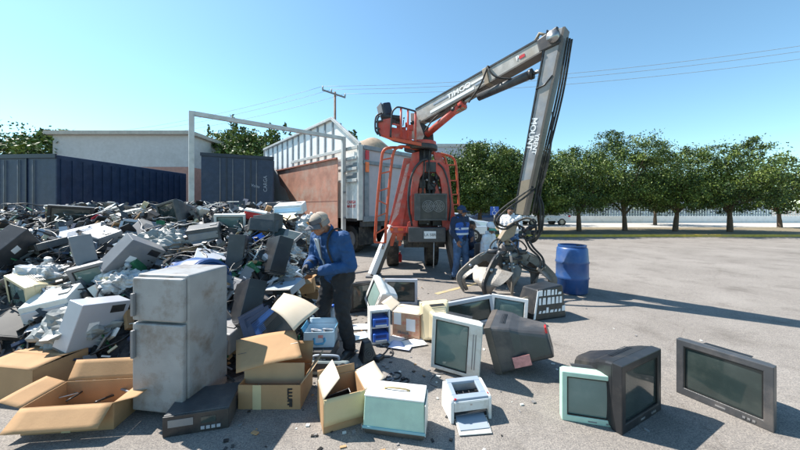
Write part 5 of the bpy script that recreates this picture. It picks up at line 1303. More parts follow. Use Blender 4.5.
mb.hexa([Vector(v) for v in ((.005, -.004, .03), (.04, -.004, .03), (.04, .0, .03), (.005, .0, .03), (.125, .044, .42), (.15, .044, .42), (.15, .05, .42), (.125, .05, .42))])
mb.build('white_printing', sign_white, bs)
# round tan plate in front of it
t = thing('disc_plate', 'round tan disc leaning against the black carton', 'disc', G(529, 318) + Vector((0, 0, .0)), (0, 0, 0)); t.rotation_euler = (R(-14), 0, R(-10))
MB().disc_ring((0, 0, .15), (0, 1, 0), 0, .15, .02, 32).build('plate', cardboard_pale, t); MB().disc_ring((0, -.004, .15), (0, 1, 0), .13, .15, .003, 32).build('rim', beige_paint, t); settle(t)
# red bottle under the truck
p = G(400, 262); t = thing('bottle', 'small red bottle standing in the shade under the crane', 'bottle', p); p_ = [(0, .055), (.01, .06), (.2, .06), (.24, .045), (.27, .02), (.30, .02)]
MB().tube([(0, 0, z) for z, _ in p_], [r_ for _, r_ in p_], 16).build('bottle_body', red_card, t); MB().cyl((0, 0, .30), (0, 0, .33), .024, 12).build('bottle_cap', white_pl, t)

rgl = random.Random(77); mb = MB()
for k in range(420):
    y = rgl.uniform(2.0, 6.5); x = -1.1 + rgl.gauss(.3, .9) * (1 if rgl.random() < .7 else 2.2)
    if x < -1.3: x = -1.3 + rgl.random() * .8
    s_ = rgl.uniform(.006, .028); mb.cur = rgl.choices([0, 1, 2, 3], [4, 3, 3, 2])[0]; mb.box((x, y, s_ * .25), (s_ * rgl.uniform(.6, 2.2), s_, s_ * .35), rot=(rgl.uniform(-.2, .2), rgl.uniform(-.2, .2), rgl.uniform(0, 3.1)))
tag(mb.build('ground_litter', [blackp, greypl, offwhite, cardboard], normals=False), kind='stuff', label='tiny plastic chips and scraps scattered over the asphalt', cat='litter')

#@@HEAP
def heap_h(x, y):
    wob = .22 * mnoise.noise(Vector((x * .8, y * .8, 4))) + .10 * mnoise.noise(Vector((x * 2.6, y * 2.6, 1)))
    right = (-1.02 - .10 * max(0, y - 4.2)) - x
    front = y - (2.95 if x > -1.6 else 2.85 - .10 * min(3, -1.6 - x))
    back = 8.6 - y
    e1 = 1.62 * math.tanh(max(0, right) * 1.75 / 1.62); e2 = 1.62 * math.tanh(max(0, front) * .98 / 1.62); e3 = 1.62 * math.tanh(max(0, back) * 1.2 / 1.62)
    left = x + 9.5; e4 = 1.62 * math.tanh(max(0, left) * .9 / 1.62)
    h = min(e1, e2, e3, e4)
    return max(-.05, h * (1 + wob * .55)) if h > 0 else -.05
def HP(px, py, y0=2.2, y1=9.0):
    """first point of the heap surface seen at this spot of the photo"""
    y = y0
    while y < y1:
        p = W(px, py, y)
        if p.z < heap_h(p.x, y) or p.z < 0: return p
        y += .02
    return W(px, py, 5.2)
hm = mat('heap_scrap_dark', (.03, .03, .033), .7, var=.5, scale=9, dirt=(.12, .10, .09), dirt_amt=.6, dscale=6, bump=1, bscale=18)
mb = MB(); nx, ny = 130, 90
def hf2(u, v):
    x = -10 + u * 9.4; y = 2.5 + v * 6.4; h = heap_h(x, y); j = .09 * mnoise.noise(Vector((x * 7, y * 7, 0))) if h > 0 else 0
    return (x, y, h - .05 + j)
mb.grid(hf2, nx, ny, False)
rg = random.Random(21)
SM = [blackp, dgrey, greypl, offwhite, silver, cream, white_pl, navy, pcb, brownpl, cardboard, lblue_silver, red_card, blue_pl]
mb.v = list(mb.v)
for k in range(10500):
    y = 2.6 + 6 * rg.random() ** 1.35; x = -.95 - 8.2 * rg.random() ** 1.25; h = heap_h(x, y)
    if h < .02: continue
    big = rg.random() ** 2.2; L_ = .035 + .20 * big; typ = rg.random()
    d_ = (L_, L_ * rg.uniform(.15, .8), L_ * rg.uniform(.03, .3)) if typ < .75 else (L_ * 1.6, .014, .014)
    mb.cur = 1 + rg.choices(range(14), [26, 22, 14, 6, 5, 3, 4, 5, 3, 8, 4, 3, .5, .2])[0]
    mb.box((x, y, h + rg.uniform(-.05, .10) * (.5 + L_ * 3)), d_, rot=(rg.uniform(-1.1, 1.1), rg.uniform(-1.1, 1.1), rg.uniform(0, 3.14)))
for k in range(520):  # loose wires
    y = 2.7 + 5 * rg.random() ** 1.4; x = -1.0 - 7.5 * rg.random() ** 1.3; h = heap_h(x, y)
    if h < .05: continue
    mb.cur = rg.choice([1, 1, 1, 3, 4, 2]); P = [Vector((x, y, h + .08))]; dv = Vector((rg.uniform(-1, 1), rg.uniform(-1, 1), .3)).normalized()
    for q in range(5):
        dv = (dv + Vector((rg.uniform(-1, 1), rg.uniform(-1, 1), rg.uniform(-.6, .6)))).normalized(); n_ = P[-1] + dv * .13; n_.z = max(heap_h(n_.x, n_.y) + .01, min(n_.z, heap_h(n_.x, n_.y) + .16)); P.append(n_)
    mb.tube(arc(P, 3), rg.choice((.005, .007, .010)), 5)
tag(mb.build('scrap_rubble', [hm] + SM, normals=False), kind='stuff', label='dark heap of broken electronic scrap, shards and wires', cat='scrap')

# builders for the larger pieces; all rest on the heap with the given turn
HG = 'scrapped electronics on the heap'
def lay(t, p, rot, dz=0.0):
    t.location = p + Vector((0, 0, dz)); t.rotation_euler = rot; return t
def keyboard(label, p, rot, m_=None, mk=None, group=HG):
    t = thing('keyboard', label, 'keyboard', p, rot, group)
    MB().hexa([Vector(v) for v in ((-.22, -.08, 0), (.22, -.08, 0), (.22, .08, 0), (-.22, .08, 0), (-.22, -.08, .014), (.22, -.08, .014), (.22, .08, .032), (-.22, .08, .032))]).build('keyboard_body', m_ or offwhite, t, bevel=.005)
    mb = MB()
    for r_ in range(5):
        for c_ in range(17): mb.box((-.198 + c_ * .0245, -.055 + r_ * .026, .022 + r_ * .0028), (.020, .021, .010))
    mb.build('keys', mk or greypl, t); return t
def tower(label, p, rot, m_, mf=None, w_=.19, h=.42, d=.44, group=HG):
    t = thing('computer_tower', label, 'computer', p, rot, group)
    MB().b0(-w_ / 2, w_ / 2, -d / 2, d / 2, 0, h).build('case', m_, t, bevel=.006)
    f = MB().b0(-w_ / 2 + .002, w_ / 2 - .002, -d / 2 - .022, -d / 2 - .001, .002, h - .002).build('front_panel', mf or m_, t, bevel=.006)
    for z in (h - .07, h - .13): MB().b0(-w_ / 2 + .02, w_ / 2 - .02, -d / 2 - .028, -d / 2 - .0225, z, z + .042).build('drive_bay', greypl, f, bevel=.002)
    MB().cyl((.0, -d / 2 - .026, h * .45), (.0, -d / 2 - .0225, h * .45), .014, 12).build('power_button', silver, f)
    mb = MB()
    for k in range(6): mb.b0(-w_ / 2 + .03, w_ / 2 - .03, -d / 2 - .025, -d / 2 - .0225, .04 + k * .015, .045 + k * .015)
    mb.build('vent', blackp, f)
    MB().b0(w_ / 2 + .0005, w_ / 2 + .002, -d * .1, d * .08, h * .55, h * .75).build('sticker', paper, t); MB().b0(w_ / 2 + .0005, w_ / 2 + .0015, d * .25, d * .42, h * .1, h * .4).build('side_vent', blackp, t); return t
def flat_screen(label, p, rot, m_, ms=None, w_=.44, h=.34, group=HG):
    t = thing('flat_monitor', label, 'monitor', p, rot, group)
    MB().b0(-w_ / 2, w_ / 2, 0, .045, 0, h).build('bezel', m_, t, bevel=.008); MB().b0(-w_ / 2 + .02, w_ / 2 - .02, -.002, -.0002, .03, h - .02).build('screen', ms or glass_dark, t)
    MB().b0(-w_ * .3, w_ * .3, .046, .07, h * .2, h * .8).build('rear_housing', m_, t, bevel=.01); return t
def bag(label, p, r3, m_, seed, rot=(0, 0, 0), group=HG, cat='bag'):
    t = thing('plastic_bag', label, cat, p, rot, group); sv = Vector((seed * 3.1, seed, 0))
    def f(u, v):
        th = math.pi * v; ph = 6.28318 * u; n_ = Vector((math.sin(th) * math.cos(ph), math.sin(th) * math.sin(ph), math.cos(th)))
        k = 1 + .30 * mnoise.noise(n_ * 1.7 + sv) + .20 * (abs(mnoise.noise(n_ * 4 + sv)) * 2 - .5) + .08 * (abs(mnoise.noise(n_ * 11 + sv)) * 2 - .5)
        return Vector((n_.x * r3[0] * k, n_.y * r3[1] * k, max(-r3[2] * .6, n_.z * r3[2] * k)))
    MB().grid(f, 44, 26, False).build('bag_body', m_, t)
    mb = MB(); mb.tube([(0, 0, r3[2] * .9), (.02, .01, r3[2] * 1.1), (.05, .0, r3[2] * 1.2)], [.03, .012, .04], 9); mb.build('knot', m_, t); return t
def desk_printer(label, p, rot, m_, mf, w_=.42, d=.3, h=.2, group=HG):
    t = thing('printer', label, 'printer', p, rot, group)
    MB().hexa([Vector(v) for v in ((-w_ / 2, -d / 2, 0), (w_ / 2, -d / 2, 0), (w_ / 2, d / 2, 0), (-w_ / 2, d / 2, 0), (-w_ / 2 + .01, -d / 2 + .035, h), (w_ / 2 - .01, -d / 2 + .035, h), (w_ / 2 - .01, d / 2, h + .02), (-w_ / 2 + .01, d / 2, h + .02))]).build('housing', m_, t, bevel=.014, seg=3)
    MB().hexa([Vector(v) for v in ((-w_ / 2 + .03, -d / 2 - .006, .05), (w_ / 2 - .03, -d / 2 - .006, .05), (w_ / 2 - .03, -d / 2 + .04, .05), (-w_ / 2 + .03, -d / 2 + .04, .05), (-w_ / 2 + .03, -d / 2 + .012, h * .72), (w_ / 2 - .03, -d / 2 + .012, h * .72), (w_ / 2 - .03, -d / 2 + .06, h * .72), (-w_ / 2 + .03, -d / 2 + .06, h * .72))]).build('front_door', mf, t, bevel=.004)
    MB().slab([(-w_ * .32, -d / 2 - .002, .03), (w_ * .32, -d / 2 - .002, .03), (w_ * .27, -d / 2 - .14, .018), (-w_ * .27, -d / 2 - .14, .018)], (0, 0, .006)).build('tray', mf, t)
    MB().b0(w_ * .2, w_ * .4, -.02, .05, h + .005, h + .019).build('control_panel', greypl, t, bevel=.003); return t
def player(label, p, rot, m_, w_=.43, d=.3, h=.09, group=HG, name='video_player', cat='video player'):
    t = thing(name, label, cat, p, rot, group)
    MB().b0(-w_ / 2, w_ / 2, -d / 2, d / 2, 0, h).build('case', m_, t, bevel=.005)
    f = MB().b0(-w_ / 2, w_ / 2, -d / 2 - .015, -d / 2 - .001, .003, h - .003).build('front_panel', blackp if m_ is not blackp else dgrey, t, bevel=.003)
    MB().b0(-w_ * .42, -.02, -d / 2 - .018, -d / 2 - .0155, h * .45, h * .8).build('slot', greypl, f); MB().b0(.03, w_ * .3, -d / 2 - .018, -d / 2 - .0155, h * .45, h * .75).build('display', glass_dark, f)
    for k in range(4): MB().b0(.03 + k * .035, .055 + k * .035, -d / 2 - .02, -d / 2 - .0155, h * .15, h * .3).build('button', silver, f)
    return t
def board(label, p, rot, w_=.28, h=.22, group=HG):
    t = thing('circuit_board', label, 'circuit board', p, rot, group)
    MB().b0(-w_ / 2, w_ / 2, -h / 2, h / 2, 0, .003).build('board', pcb, t); r_ = random.Random(hash(label) % 999 if False else len(label))
    for k in range(14): MB().b0(*(lambda x, y, a, b: (x, x + a, y, y + b))(r_.uniform(-.45, .3) * w_, r_.uniform(-.45, .3) * h, r_.uniform(.015, .05), r_.uniform(.01, .04)), .0031, r_.uniform(.01, .03)).build('component', r_.choice([blackp, steel, silver]), t)
    return t
def panel(label, p, rot, w_, h, m_, th=.02, name='casing_panel', cat='panel', group=HG):
    t = thing(name, label, cat, p, rot, group)
    MB().b0(-w_ / 2, w_ / 2, -h / 2, h / 2, 0, th).build('sheet', m_, t, bevel=.004)
    mb = MB(); mb.b0(-w_ / 2, w_ / 2, -h / 2 - .012, -h / 2 - .0005, -.03, th); mb.b0(-w_ / 2, w_ / 2, h / 2 + .0005, h / 2 + .012, -.03, th)
    for k in range(6): mb.b0(-w_ * .3, w_ * .3, h * (.1 + .05 * k), h * (.1 + .05 * k) + .006, th + .0005, th + .004)
    mb.build('edge_and_slots', m_, t); return t
def drum(label, p, rot, m_, group='blue plastic drums in the heap'):
    t = thing('plastic_drum', label, 'drum', p, rot, group)
    pr = [(0, .24), (.03, .27), (.28, .285), (.30, .30), (.33, .285), (.58, .285), (.60, .30), (.63, .285), (.86, .27), (.90, .24)]
    MB().tube([(0, 0, z) for z, _ in pr], [r_ for _, r_ in pr], 32).build('drum_body', m_, t)
    MB().disc_ring((0, 0, .90), (0, 0, 1), .22, .25, .03, 32).build('rim', m_, t); MB().cyl((.12, 0, .90), (.12, 0, .93), .035, 14).build('cap', blackp, t); return t
e = lambda a, b, c: (R(a), R(b), R(c))

# pieces the photograph shows
t = desk_printer('white box printer with blue grey front on top of the heap against the rusty plate', HP(291, 212, 4.6), e(8, -4, 6), white_pl, lightblue_card, .50, .40, .16); t.location = W(291, 213, 5.4)
t = thing('red_case', 'red plastic case with white lid near the top left of the heap', 'case', W(254.5, 219, 5.0), e(8, 12, 20), HG); MB().b0(-.16, .16, -.1, .1, 0, .12).build('case_body', red_card, t, bevel=.01); MB().b0(-.165, .165, -.105, .105, .121, .15).build('lid', white_pl, t, bevel=.008)
bag('crumpled white bag just left of the worker shoulder', HP(303, 238, 4.0), (.26, .24, .20), bag_white, 1.2)
bag('shiny white plastic bag below the grey panel and left of the worker elbow', HP(287, 254, 3.6), (.22, .2, .15), bag_white, 2.7)
bag('white film bag spread beside the gloved hands', HP(284, 272, 3.2), (.22, .16, .10), bag_white, 4.4)
bag('grey sack slumped under the white box printer', HP(296, 228, 4.3), (.26, .22, .18), bag_grey, 5.1)
bag('pale bag poking out right of the white box printer', HP(309, 226, 4.6), (.2, .2, .18), bag_white, 6.3)
panel('long pale grey casing panel slanting beside the grey sack', HP(279, 234, 4.0), e(38, -30, 20), .28, .40, offwhite)
desk_printer('upside down charcoal printer at the left side of the upper heap', HP(264, 234, 4.0), e(165, 8, 30), dgrey, silver, .42, .3, .17).location.z += .2
flat_screen('black flat monitor with pale rim leaning at the left of the heap', HP(263, 268, 3.1) + Vector((0, .0, -.02)), e(-32, 24, 14), offwhite, blackp, .34, .30)
tower('black tower case lying across the heap behind the black flat monitor', HP(270, 256, 3.6), e(80, 20, 40), blackp, blackp)
t = thing('desk_fan', 'small white fan grille lying beside the gloved hands', 'fan', HP(293, 266, 3.1) + Vector((0, 0, .07)), e(-30, 15, 0), HG)
mb = MB()
for r_ in (.03, .055, .08): mb.disc_ring((0, 0, .03 * (1 - r_ / .09)), (0, 0, 1), r_ - .004, r_, .006, 24)
for k in range(12): an = k * math.pi / 6; mb.tube([(0.01 * math.cos(an), .01 * math.sin(an), .03), (.085 * math.cos(an), .085 * math.sin(an), 0)], .003, 5)
mb.build('grille', white_pl, t)
mb = MB()
for k in range(4): an = k * math.pi / 2; mb.box((.035 * math.cos(an), .035 * math.sin(an), -.01), (.06, .03, .003), rot=Euler((.4, 0, an)).to_matrix())
mb.build('blade', greypl, t); MB().cyl((0, 0, -.06), (0, 0, -.005), .03, 14).build('motor', blackp, t)
board('green circuit board with parts left of the white film bag', HP(272, 283, 3.0), e(24, -14, 30))
board('green circuit board tucked under the desk fan', HP(286, 277, 3.05), e(30, 10, -20), .2, .14)
player('blue grey flat player below the circuit boards', HP(284, 290, 2.9), e(14, -6, -16), lblue_silver)
t = carton('brown cardboard box half buried under the gloved hands', HP(296, 292, 3.0) + Vector((0, 0, -.05)), R(10), .24, .2, .20, [('front', 120, .08), ('right', 60, .1)], tilt=(R(10), R(-8)), group=HG)
t = carton('small brown cardboard box right of the half buried one', HP(306, 296, 3.0) + Vector((0, 0, -.03)), R(-8), .17, .15, .14, [('front', -80, .07), ('back', -75, .07)], tilt=(R(6), R(6)), group=HG)
t = thing('plastic_bottle', 'white plastic bottle standing between the two small brown boxes', 'bottle', HP(300, 299, 2.9) + Vector((0, -.03, 0)), e(6, -4, 0), HG)
MB().tube([(0, 0, z) for z in (0, .005, .09, .12, .135, .15)], [.02, .028, .028, .018, .01, .01], 14).build('bottle_body', white_pl, t); MB().cyl((0, 0, .15), (0, 0, .168), .013, 10).build('cap', white_pl, t)
for lb, px, py, m_ in (('magenta packet at the left edge of the heap front', 254, 275, mat('magenta', (.5, .02, .2), .5)), ('cyan packet just below the magenta packet', 253, 285, cyan_card), ('yellow plastic strip beside the cyan packet', 261, 291, mat('bright_yellow', (.65, .5, .05), .45))):
    t = thing('packet', lb, 'packet', HP(px, py, 2.6) + Vector((0, 0, .01)), e(40, 10, 20), HG); MB().b0(-.04, .04, -.02, .02, 0, .018).build('wrapper', m_, t, bevel=.004); MB().b0(-.025, .025, -.012, .012, .0182, .0195).build('label', paper, t)
flat_screen('pale grey small screen lying face up left of the big cardboard sheet', HP(257, 303, 2.6) + Vector((0, 0, .02)), e(-62, 8, 18), greypl, silver, .2, .16)
# big cardboard sheet
c_ = [W(284, 292, 3.05), W(319.5, 307.5, 2.95), W(294, 331, 2.62), W(271, 309, 2.75)]
t = thing('cardboard_sheet', 'large pale cardboard sheet lying slanted in front of the heap', 'cardboard', (c_[3] + c_[1]) / 2)
def cs(u, v):
    p = (c_[3].lerp(c_[0], v)).lerp(c_[2].lerp(c_[1], v), u); nn = (c_[1] - c_[3]).cross(c_[0] - c_[2]).normalized(); return p - t.location + nn * (.03 * math.sin(u * 3.1) + .012 * math.sin(v * 5))
o = MB().grid(cs, 12, 10).build('sheet', cardboard_pale, t); so = o.modifiers.new('s', 'SOLIDIFY'); so.thickness = .005
MB().add([cs(.02, .02) + Vector((0, 0, .0)), cs(.45, .02), cs(.45, .05), cs(.02, .05)], [(0, 1, 2, 3)]).build('torn_edge', cardboard, t)
# left cartons
a = G(238, 409.5); rz = 0.0
lb_w = G(300.5, 409.5).x - a.x
t = carton('large brown open carton at the front left with vertical black lettering', a, R(0), lb_w, .34, .20, [('back', 12, .20, cardboard), ('right', 38, .17, brownpl if False else cardboard_in)])
lt = text('lettering', 'LLUFF', .05, Matrix.Translation((lb_w - .088, -.004, .10)) @ Matrix.Rotation(R(90), 4, 'X') @ Matrix.Rotation(R(-90), 4, 'Z'), blackp, t, bold=.0025, sx=1.15)
MB().b0(.12, .19, -.0025, -.0005, .0, .20).build('tape', cardboard_yel, t)
MB().b0(.0, lb_w, .10, .106, .15, .33).build('inner_panel', cardboard_in, t)
c_ = [W(236, 373, 2.40), W(302, 358.5, 2.45), W(295, 331, 2.72), W(236, 340, 2.72)]
t = thing('cardboard_sheet', 'broad tan cardboard flap propped above the large front left carton', 'cardboard', (c_[0] + c_[2]) / 2)
def cs2(u, v):
    p = (c_[0].lerp(c_[3], v)).lerp(c_[1].lerp(c_[2], v), u); return p - t.location + Vector((0, 0, .018 * math.sin(u * 2.6)))
o = MB().grid(cs2, 12, 8).build('sheet', cardboard, t); so = o.modifiers.new('s', 'SOLIDIFY'); so.thickness = .006
MB().add([cs2(.03, .5) + Vector((0, -.002, .004)), cs2(.99, .5) + Vector((0, -.002, .004)), cs2(.99, .515) + Vector((0, -.002, .004)), cs2(.03, .515) + Vector((0, -.002, .004))], [(0, 1, 2, 3)]).build('crease', brownpl, t)
# dark blue folders and panels standing behind
for k, (px, py, lb, m_) in enumerate([(256, 318, 'dark blue panel standing upright at the left behind the tan flap', navy), (263, 320, 'second dark blue panel leaning beside the first behind the tan flap', navy), (270, 322, 'narrow blue panel leaning against the cardboard sheet', drum_blue), (279, 322, 'black panel wedged between the cardboard sheet and the tan flap', blackp)]):
    panel(lb, W(px, py + 8, 2.88 - .02 * k) , e(62, -28 - 6 * k, 10), .26, .30, m_, .015)
# pale blue box with things in it
a, rz, ln = ab(304.5, 349, 332.5, 347)
t = carton('pale blue and cyan cardboard box holding grey parts beside the worker shoes', Vector((-1.005, 3.13, .19)), R(3), .31, .25, .16, [('left', 30, .05, cyan_card), ('back', 16, .06, lightblue_card), ('right', 20, .04, cyan_card)], m_=lightblue_card, mi=lightblue_card)
pr = MB(); pr.tube([(.11, -.003, .10), (.11, -.003, .045), (.13, -.003, .035), (.20, -.003, .04), (.22, -.003, .07), (.21, -.003, .10)], .012, 6); pr.build('printed_mark', cyan_card, t); MB().b0(.15, .2, -.004, -.001, .10, .13).build('printed_label', pink_label, t)
for k, (x, y, lb) in enumerate([(.08, .12, 'grey speaker cone unit at the left inside the pale blue box'), (.21, .14, 'grey speaker cone unit at the right inside the pale blue box')]):
    q = thing('speaker_unit', lb, 'speaker', Vector((-1.005 + x, 3.13 + y, .25)), e(-15, 10, 20 * k), 'speaker units in the pale blue box'); MB().tube([(0, 0, 0), (0, 0, .03), (0, 0, .075)], [.03, .035, .058], 20).build('frame', greypl, q); MB().disc_ring((0, 0, .075), (0, 0, 1), .03, .06, .004, 20).build('rim', silver, q)
player('black video player flat on the asphalt, lower of the two under the pale blue box', Vector((-.93, 3.24, 0)), e(0, 0, 2), blackp, .42, .32, .09, 'players under the pale blue box')
player('dark grey video player directly under the pale blue box', Vector((-.90, 3.22, .091)), e(0, 0, -5), dgrey, .42, .30, .095, 'players under the pale blue box')
p = G(304, 362); t = thing('small_carton', 'small white carton beside the lower left corner of the pale blue box', 'box', Vector((p.x - .02, p.y - .02, 0)), e(0, 0, 5)); MB().b0(-.08, .08, -.05, .05, 0, .13).build('carton_body', lightblue_card, t, bevel=.003); MB().b0(-.06, .06, -.052, -.0502, .02, .06).build('label', paper, t)
# grey stereo with handle
p = G(324, 376); t = thing('stereo', 'grey green portable stereo with carry handle in front of the black video player', 'stereo', p + Vector((0, .02, 0)), e(-26, 0, -2))
MB().b0(-.24, .24, -.05, .06, 0, .13).build('stereo_body', mat('grey_green_plastic', (.20, .25, .26), .4, dirt=DUST, dirt_amt=.3), t, bevel=.03, seg=3)
MB().b0(-.13, .13, -.056, -.051, .03, .10).build('front_panel', blackp, t, bevel=.004); MB().tube(arc([(-.13, -.01, .125), (-.12, -.03, .165), (0, -.035, .172), (.12, -.03, .165), (.13, -.01, .125)]), .013, 8).build('handle', lblue_silver, t)
for x in (-.185, .185): MB().disc_ring((x, -.051, .065), (0, -1, 0), 0.005, .042, .006, 20).build('speaker_grille', dgrey, t)
# white jug between the worker's legs
p = G(329, 342); t = thing('jug', 'grey white plastic jug seen between the legs of the worker', 'jug', Vector((p.x - .02, p.y + .32, 0)), e(0, 0, 30)); MB().tube([(0, 0, z) for z in (0, .02, .2, .27, .3, .33)], [.08, .09, .09, .06, .03, .03], 20).build('jug_body', bag_white, t); MB().tube(arc([(.085, 0, .2), (.13, 0, .19), (.13, 0, .1), (.088, 0, .09)]), .012, 8).build('handle', bag_white, t); MB().cyl((0, 0, .33), (0, 0, .355), .033, 14).build('cap', blue_pl, t)
sheet('white paper strip on the scrap right of the cardboard sheet', HP(314, 302, 3.0), R(-30), .26, .16, paper, HP(314, 302, 3.0).z + .02, group='papers on the heap')
sheet('crumpled white paper near the worker knee', HP(309, 309, 3.0), R(20), .16, .2, paper, HP(309, 309, 3.0).z + .03, .02, group='papers on the heap')
keyboard('black keyboard lying on the white bag left of the worker elbow', HP(296, 246, 3.6) + Vector((0, 0, .10)), e(20, 22, -38), blackp, dgrey)
keyboard('offwhite keyboard slanting down the heap above the big cardboard sheet', HP(270, 296, 2.8) + Vector((0, 0, .03)), e(30, -20, 48))
tower('charcoal tower case lying on its side under the red plastic case', HP(257, 230, 4.4), e(84, 10, 70), dgrey)
flat_screen('grey flat monitor face up at the centre of the upper heap', HP(276, 245, 3.8) + Vector((0, 0, .03)), e(-60, 10, -20), greypl)
crt_o = crt('black monitor back sticking out at the heap top by the navy box', (0, 0, 0), (0, 0, 0), .42, .36, .38, dgrey, glass_dark, group=HG); crt_o.rotation_euler = e(20, 10, 140); q = HP(270, 214, 4.8); crt_o.location = q + Vector((.2, .2, -.1))
player('beige disc player half under the grey sack', HP(284, 222, 4.6), e(20, -15, 30), cream)
# the heap further left
crt_list = [(228, 232, 4.6, .44, .38, .36, offwhite, glass_green, (12, 0, 20), 'offwhite monitor face forward on the heap left of the red plastic case'), (176, 224, 5.2, .5, .42, .4, dgrey, glass_dark, (8, -10, -25), 'dark grey television below the left end of the navy box'),
            (128, 238, 4.6, .48, .4, .36, silver, glass_dark, (-14, 8, 15), 'silver monitor leaning back on the left part of the heap'), (60, 226, 5.4, .52, .44, .4, blackp, glass_dark, (10, 5, 40), 'black television on the heap crest below the far navy truck'),
            (150, 322, 3.0, .40, .36, .34, greypl, glass_dark, (-20, 6, -12), 'grey monitor facing up at the lower left of the heap'), (96, 290, 3.4, .42, .36, .34, greypl, glass_green, (16, -14, 30), 'grey monitor half sunk in the left slope of the heap'),
            (28, 300, 3.4, .46, .4, .36, cream, glass_green, (10, 12, -20), 'cream monitor near the left edge of the picture'), (206, 300, 3.3, .40, .34, .34, blackp, glass_dark, (14, 10, 25), 'black monitor beside the blue drum on the lower heap')]
for px, py, y0, w_, h, d, m_, ms, r_, lb in crt_list:
    o = crt(lb, (0, 0, 0), e(*r_), w_, h, d, m_, ms, group=HG); q = HP(px, py, y0 - 1.2); o.location = q + Vector((-w_ / 2, .02, -.10))
drum('blue plastic drum tipped on its side in the lower heap left of the flat monitor', W(172, 285, 3.9), e(80, 0, 60), drum_blue)
drum('blue plastic drum standing in the heap right below the navy box', W(205, 262, 4.6) + Vector((0, 0, -.45)), e(6, -8, 0), drum_blue)
for px, py, y0, m_, mf, r_, lb in [(240, 252, 3.6, dgrey, greypl, (82, 6, 20), 'charcoal tower case flat on the heap between drum and flat monitor'), (150, 262, 3.6, greypl, greypl, (60, 25, -30), 'grey tower case tilted on the middle left slope'), (84, 258, 4.0, greypl, silver, (75, -10, 50), 'grey tower case lying under the silver monitor on the left'),
                                   (20, 258, 4.2, dgrey, blackp, (50, 20, 10), 'charcoal tower case at the far left slope'), (118, 318, 2.9, silver, dgrey, (80, 12, -15), 'silver tower case low on the left slope'), (240, 305, 2.8, blackp, dgrey, (70, 20, 40), 'black tower case wedged low beside the small pale screen')]:
    tower(lb, HP(px, py, y0 - 1), e(*r_), m_, mf)
for px, py, m_, mf, r_, lb in [(206, 240, dgrey, greypl, (10, -8, 25), 'charcoal desk printer on the heap crest beside the offwhite monitor'), (104, 246, greypl, lblue_silver, (16, 10, -20), 'grey desk printer left of the silver monitor on the heap'), (60, 312, offwhite, silver, (20, -12, 15), 'offwhite desk printer low on the left slope'), (222, 344, greypl, lblue_silver, (8, 4, -10), 'grey desk printer on the front slope right of the small fridge')]:
    desk_printer(lb, HP(px, py, 2.5), e(*r_), m_, mf)
for k, (px, py, r3, m_, lb) in enumerate([(166, 246, (.34, .3, .24), bag_grey, 'large grey sack behind the standing blue drum'), (84, 328, (.36, .3, .24), bag_grey, 'large grey sack low on the left slope'), (124, 282, (.26, .22, .17), bag_white, 'white bag on the middle left slope'), (44, 280, (.26, .24, .2), bag_white, 'white bag near the left edge below the charcoal tower'), (214, 330, (.2, .18, .13), bag_white, 'small white bag on the lower slope left of the tan flap')]):
    bag(lb, HP(px, py, 2.5), r3, m_, 9.1 + k * 1.7)
for px, py, m_, mk, r_, lb in [(190, 312, offwhite, greypl, (24, -14, 30), 'offwhite keyboard on the slope below the tipped drum'), (138, 300, blackp, dgrey, (28, 12, -24), 'black keyboard on the middle left slope'), (70, 296, cream, greypl, (26, 10, 40), 'cream keyboard beside the half sunk grey monitor'), (232, 322, greypl, offwhite, (20, 16, 10), 'grey keyboard behind the left end of the tan flap')]:
    keyboard(lb, HP(px, py, 2.5) + Vector((0, 0, .04)), e(*r_), m_, mk)
for px, py, r_, m_, lb in [(214, 262, (16, 10, 30), silver, 'silver flat player on top of the scrap by the tipped drum'), (46, 250, (14, -8, -20), dgrey, 'dark flat player high on the far left slope'), (166, 286, (22, 10, 18), lblue_silver, 'blue grey flat player below the standing drum')]:
    player(lb, HP(px, py, 2.5) + Vector((0, 0, .02)), e(*r_), m_)
for px, py, r_, lb in [(236, 276, (34, 10, 20), 'green circuit board left of the magenta packet'), (110, 306, (30, -12, -30), 'green circuit board above the low silver tower case')]: board(lb, HP(px, py, 2.5) + Vector((0, 0, .04)), e(*r_))
for px, py, r_, w_, h, m_, lb in [(150, 236, (40, 20, 10), .5, .34, greypl, 'grey casing panel on the heap crest left of the grey sack'), (80, 240, (36, -16, 30), .44, .36, silver, 'silver casing panel on the left crest'), (226, 292, (50, 10, -20), .3, .26, greypl, 'grey casing panel below the tipped drum'), (34, 326, (30, 14, 20), .5, .4, blackp, 'black casing panel low at the left edge')]:
    panel(lb, HP(px, py, 2.5) + Vector((0, 0, .05)), e(*r_), w_, h, m_)
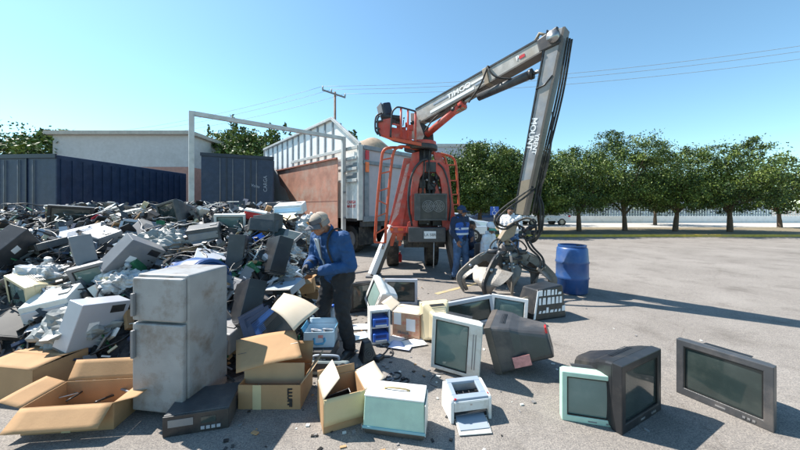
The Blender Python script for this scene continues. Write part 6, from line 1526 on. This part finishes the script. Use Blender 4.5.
# fridge added to shade the asphalt, dark boxes and cartons at the front left
p = Vector((-2.12, 2.42, 0)); t = thing('fridge', 'dirty grey two door fridge added upright in front of the left heap to cast shade', 'fridge', p, e(0, 0, -8))
fm_ = mat('dirty_fridge_grey', (.30, .30, .30), .45, var=.15, dirt=(.15, .11, .08), dirt_amt=.8, dscale=4, bump=.1)
MB().b0(0, .46, .0, .44, .03, 1.12).build('cabinet', fm_, t, bevel=.015)
for z0, z1 in ((.05, .74), (.76, 1.10)):
    dr = MB().b0(.005, .455, -.045, -.004, z0, z1).build('door', fm_, t, bevel=.012); MB().b0(.02, .045, -.075, -.046, z0 + (.42 if z0 < .5 else .04), z0 + (.64 if z0 < .5 else .22)).build('handle', greypl, dr, bevel=.006)
for x in (.04, .42):
    for y in (.05, .40): MB().cyl((x, y, 0), (x, y, .03), .02, 10).build('foot', rubber, t)
a = G(20, 436); carton('wide flat brown carton with open flaps at the bottom left corner', a, R(6), .62, .34, .20, [('front', 128, .16), ('left', 70, .16), ('right', 78, .16), ('back', 30, .16)])
tp = [k for k in bpy.data.objects if k.get('label') == 'wide flat brown carton with open flaps at the bottom left corner'][0]; MB().b0(.27, .33, -.003, -.001, 0, .198).build('tape', cardboard_yel, tp); MB().b0(.40, .52, -.003, -.001, .06, .14).build('label', paper, tp)
a = G(-20, 400); carton('brown carton at the left edge behind the wide flat carton', a, R(-8), .55, .4, .3, [('front', -86, .2), ('back', -84, .2)])
player('dark stereo amplifier on the asphalt left of the large front left carton', G(206, 416), e(0, 0, 14), dgrey, .43, .34, .15, 'amplifiers on the asphalt', 'amplifier', 'amplifier')
player('black stereo amplifier on the asphalt just right of the fridge foot', G(176, 398), e(0, 0, -20), blackp, .43, .32, .13, 'amplifiers on the asphalt', 'amplifier', 'amplifier')
# things further right on the asphalt
o = crt('large black television face down at the lower right beyond the laser printer', (0, 0, 0), (0, 0, 0), .60, .5, .46, blackp, glass_dark, name='television', cat='television', bez=.05); o.rotation_euler = e(0, 0, 28); o.location = G(622, 436); settle(o)
o = crt('black television facing left behind the large black one on the right', (0, 0, 0), (0, 0, 0), .56, .48, .44, dgrey, glass_dark, name='television', cat='television', bez=.05); o.rotation_euler = e(0, 0, -62); o.location = G(676, 392); settle(o)
o = crt('pale green grey monitor at the right of the laser printer with green glass', (0, 0, 0), (0, 0, 0), .42, .38, .36, mint, glass_green); o.rotation_euler = e(0, 0, -14); o.location = G(562, 420); settle(o)
p = G(572, 292); drum('blue plastic drum standing on the asphalt right of the grapple', p, e(0, 0, 0), drum_blue, 'blue drums on the asphalt')
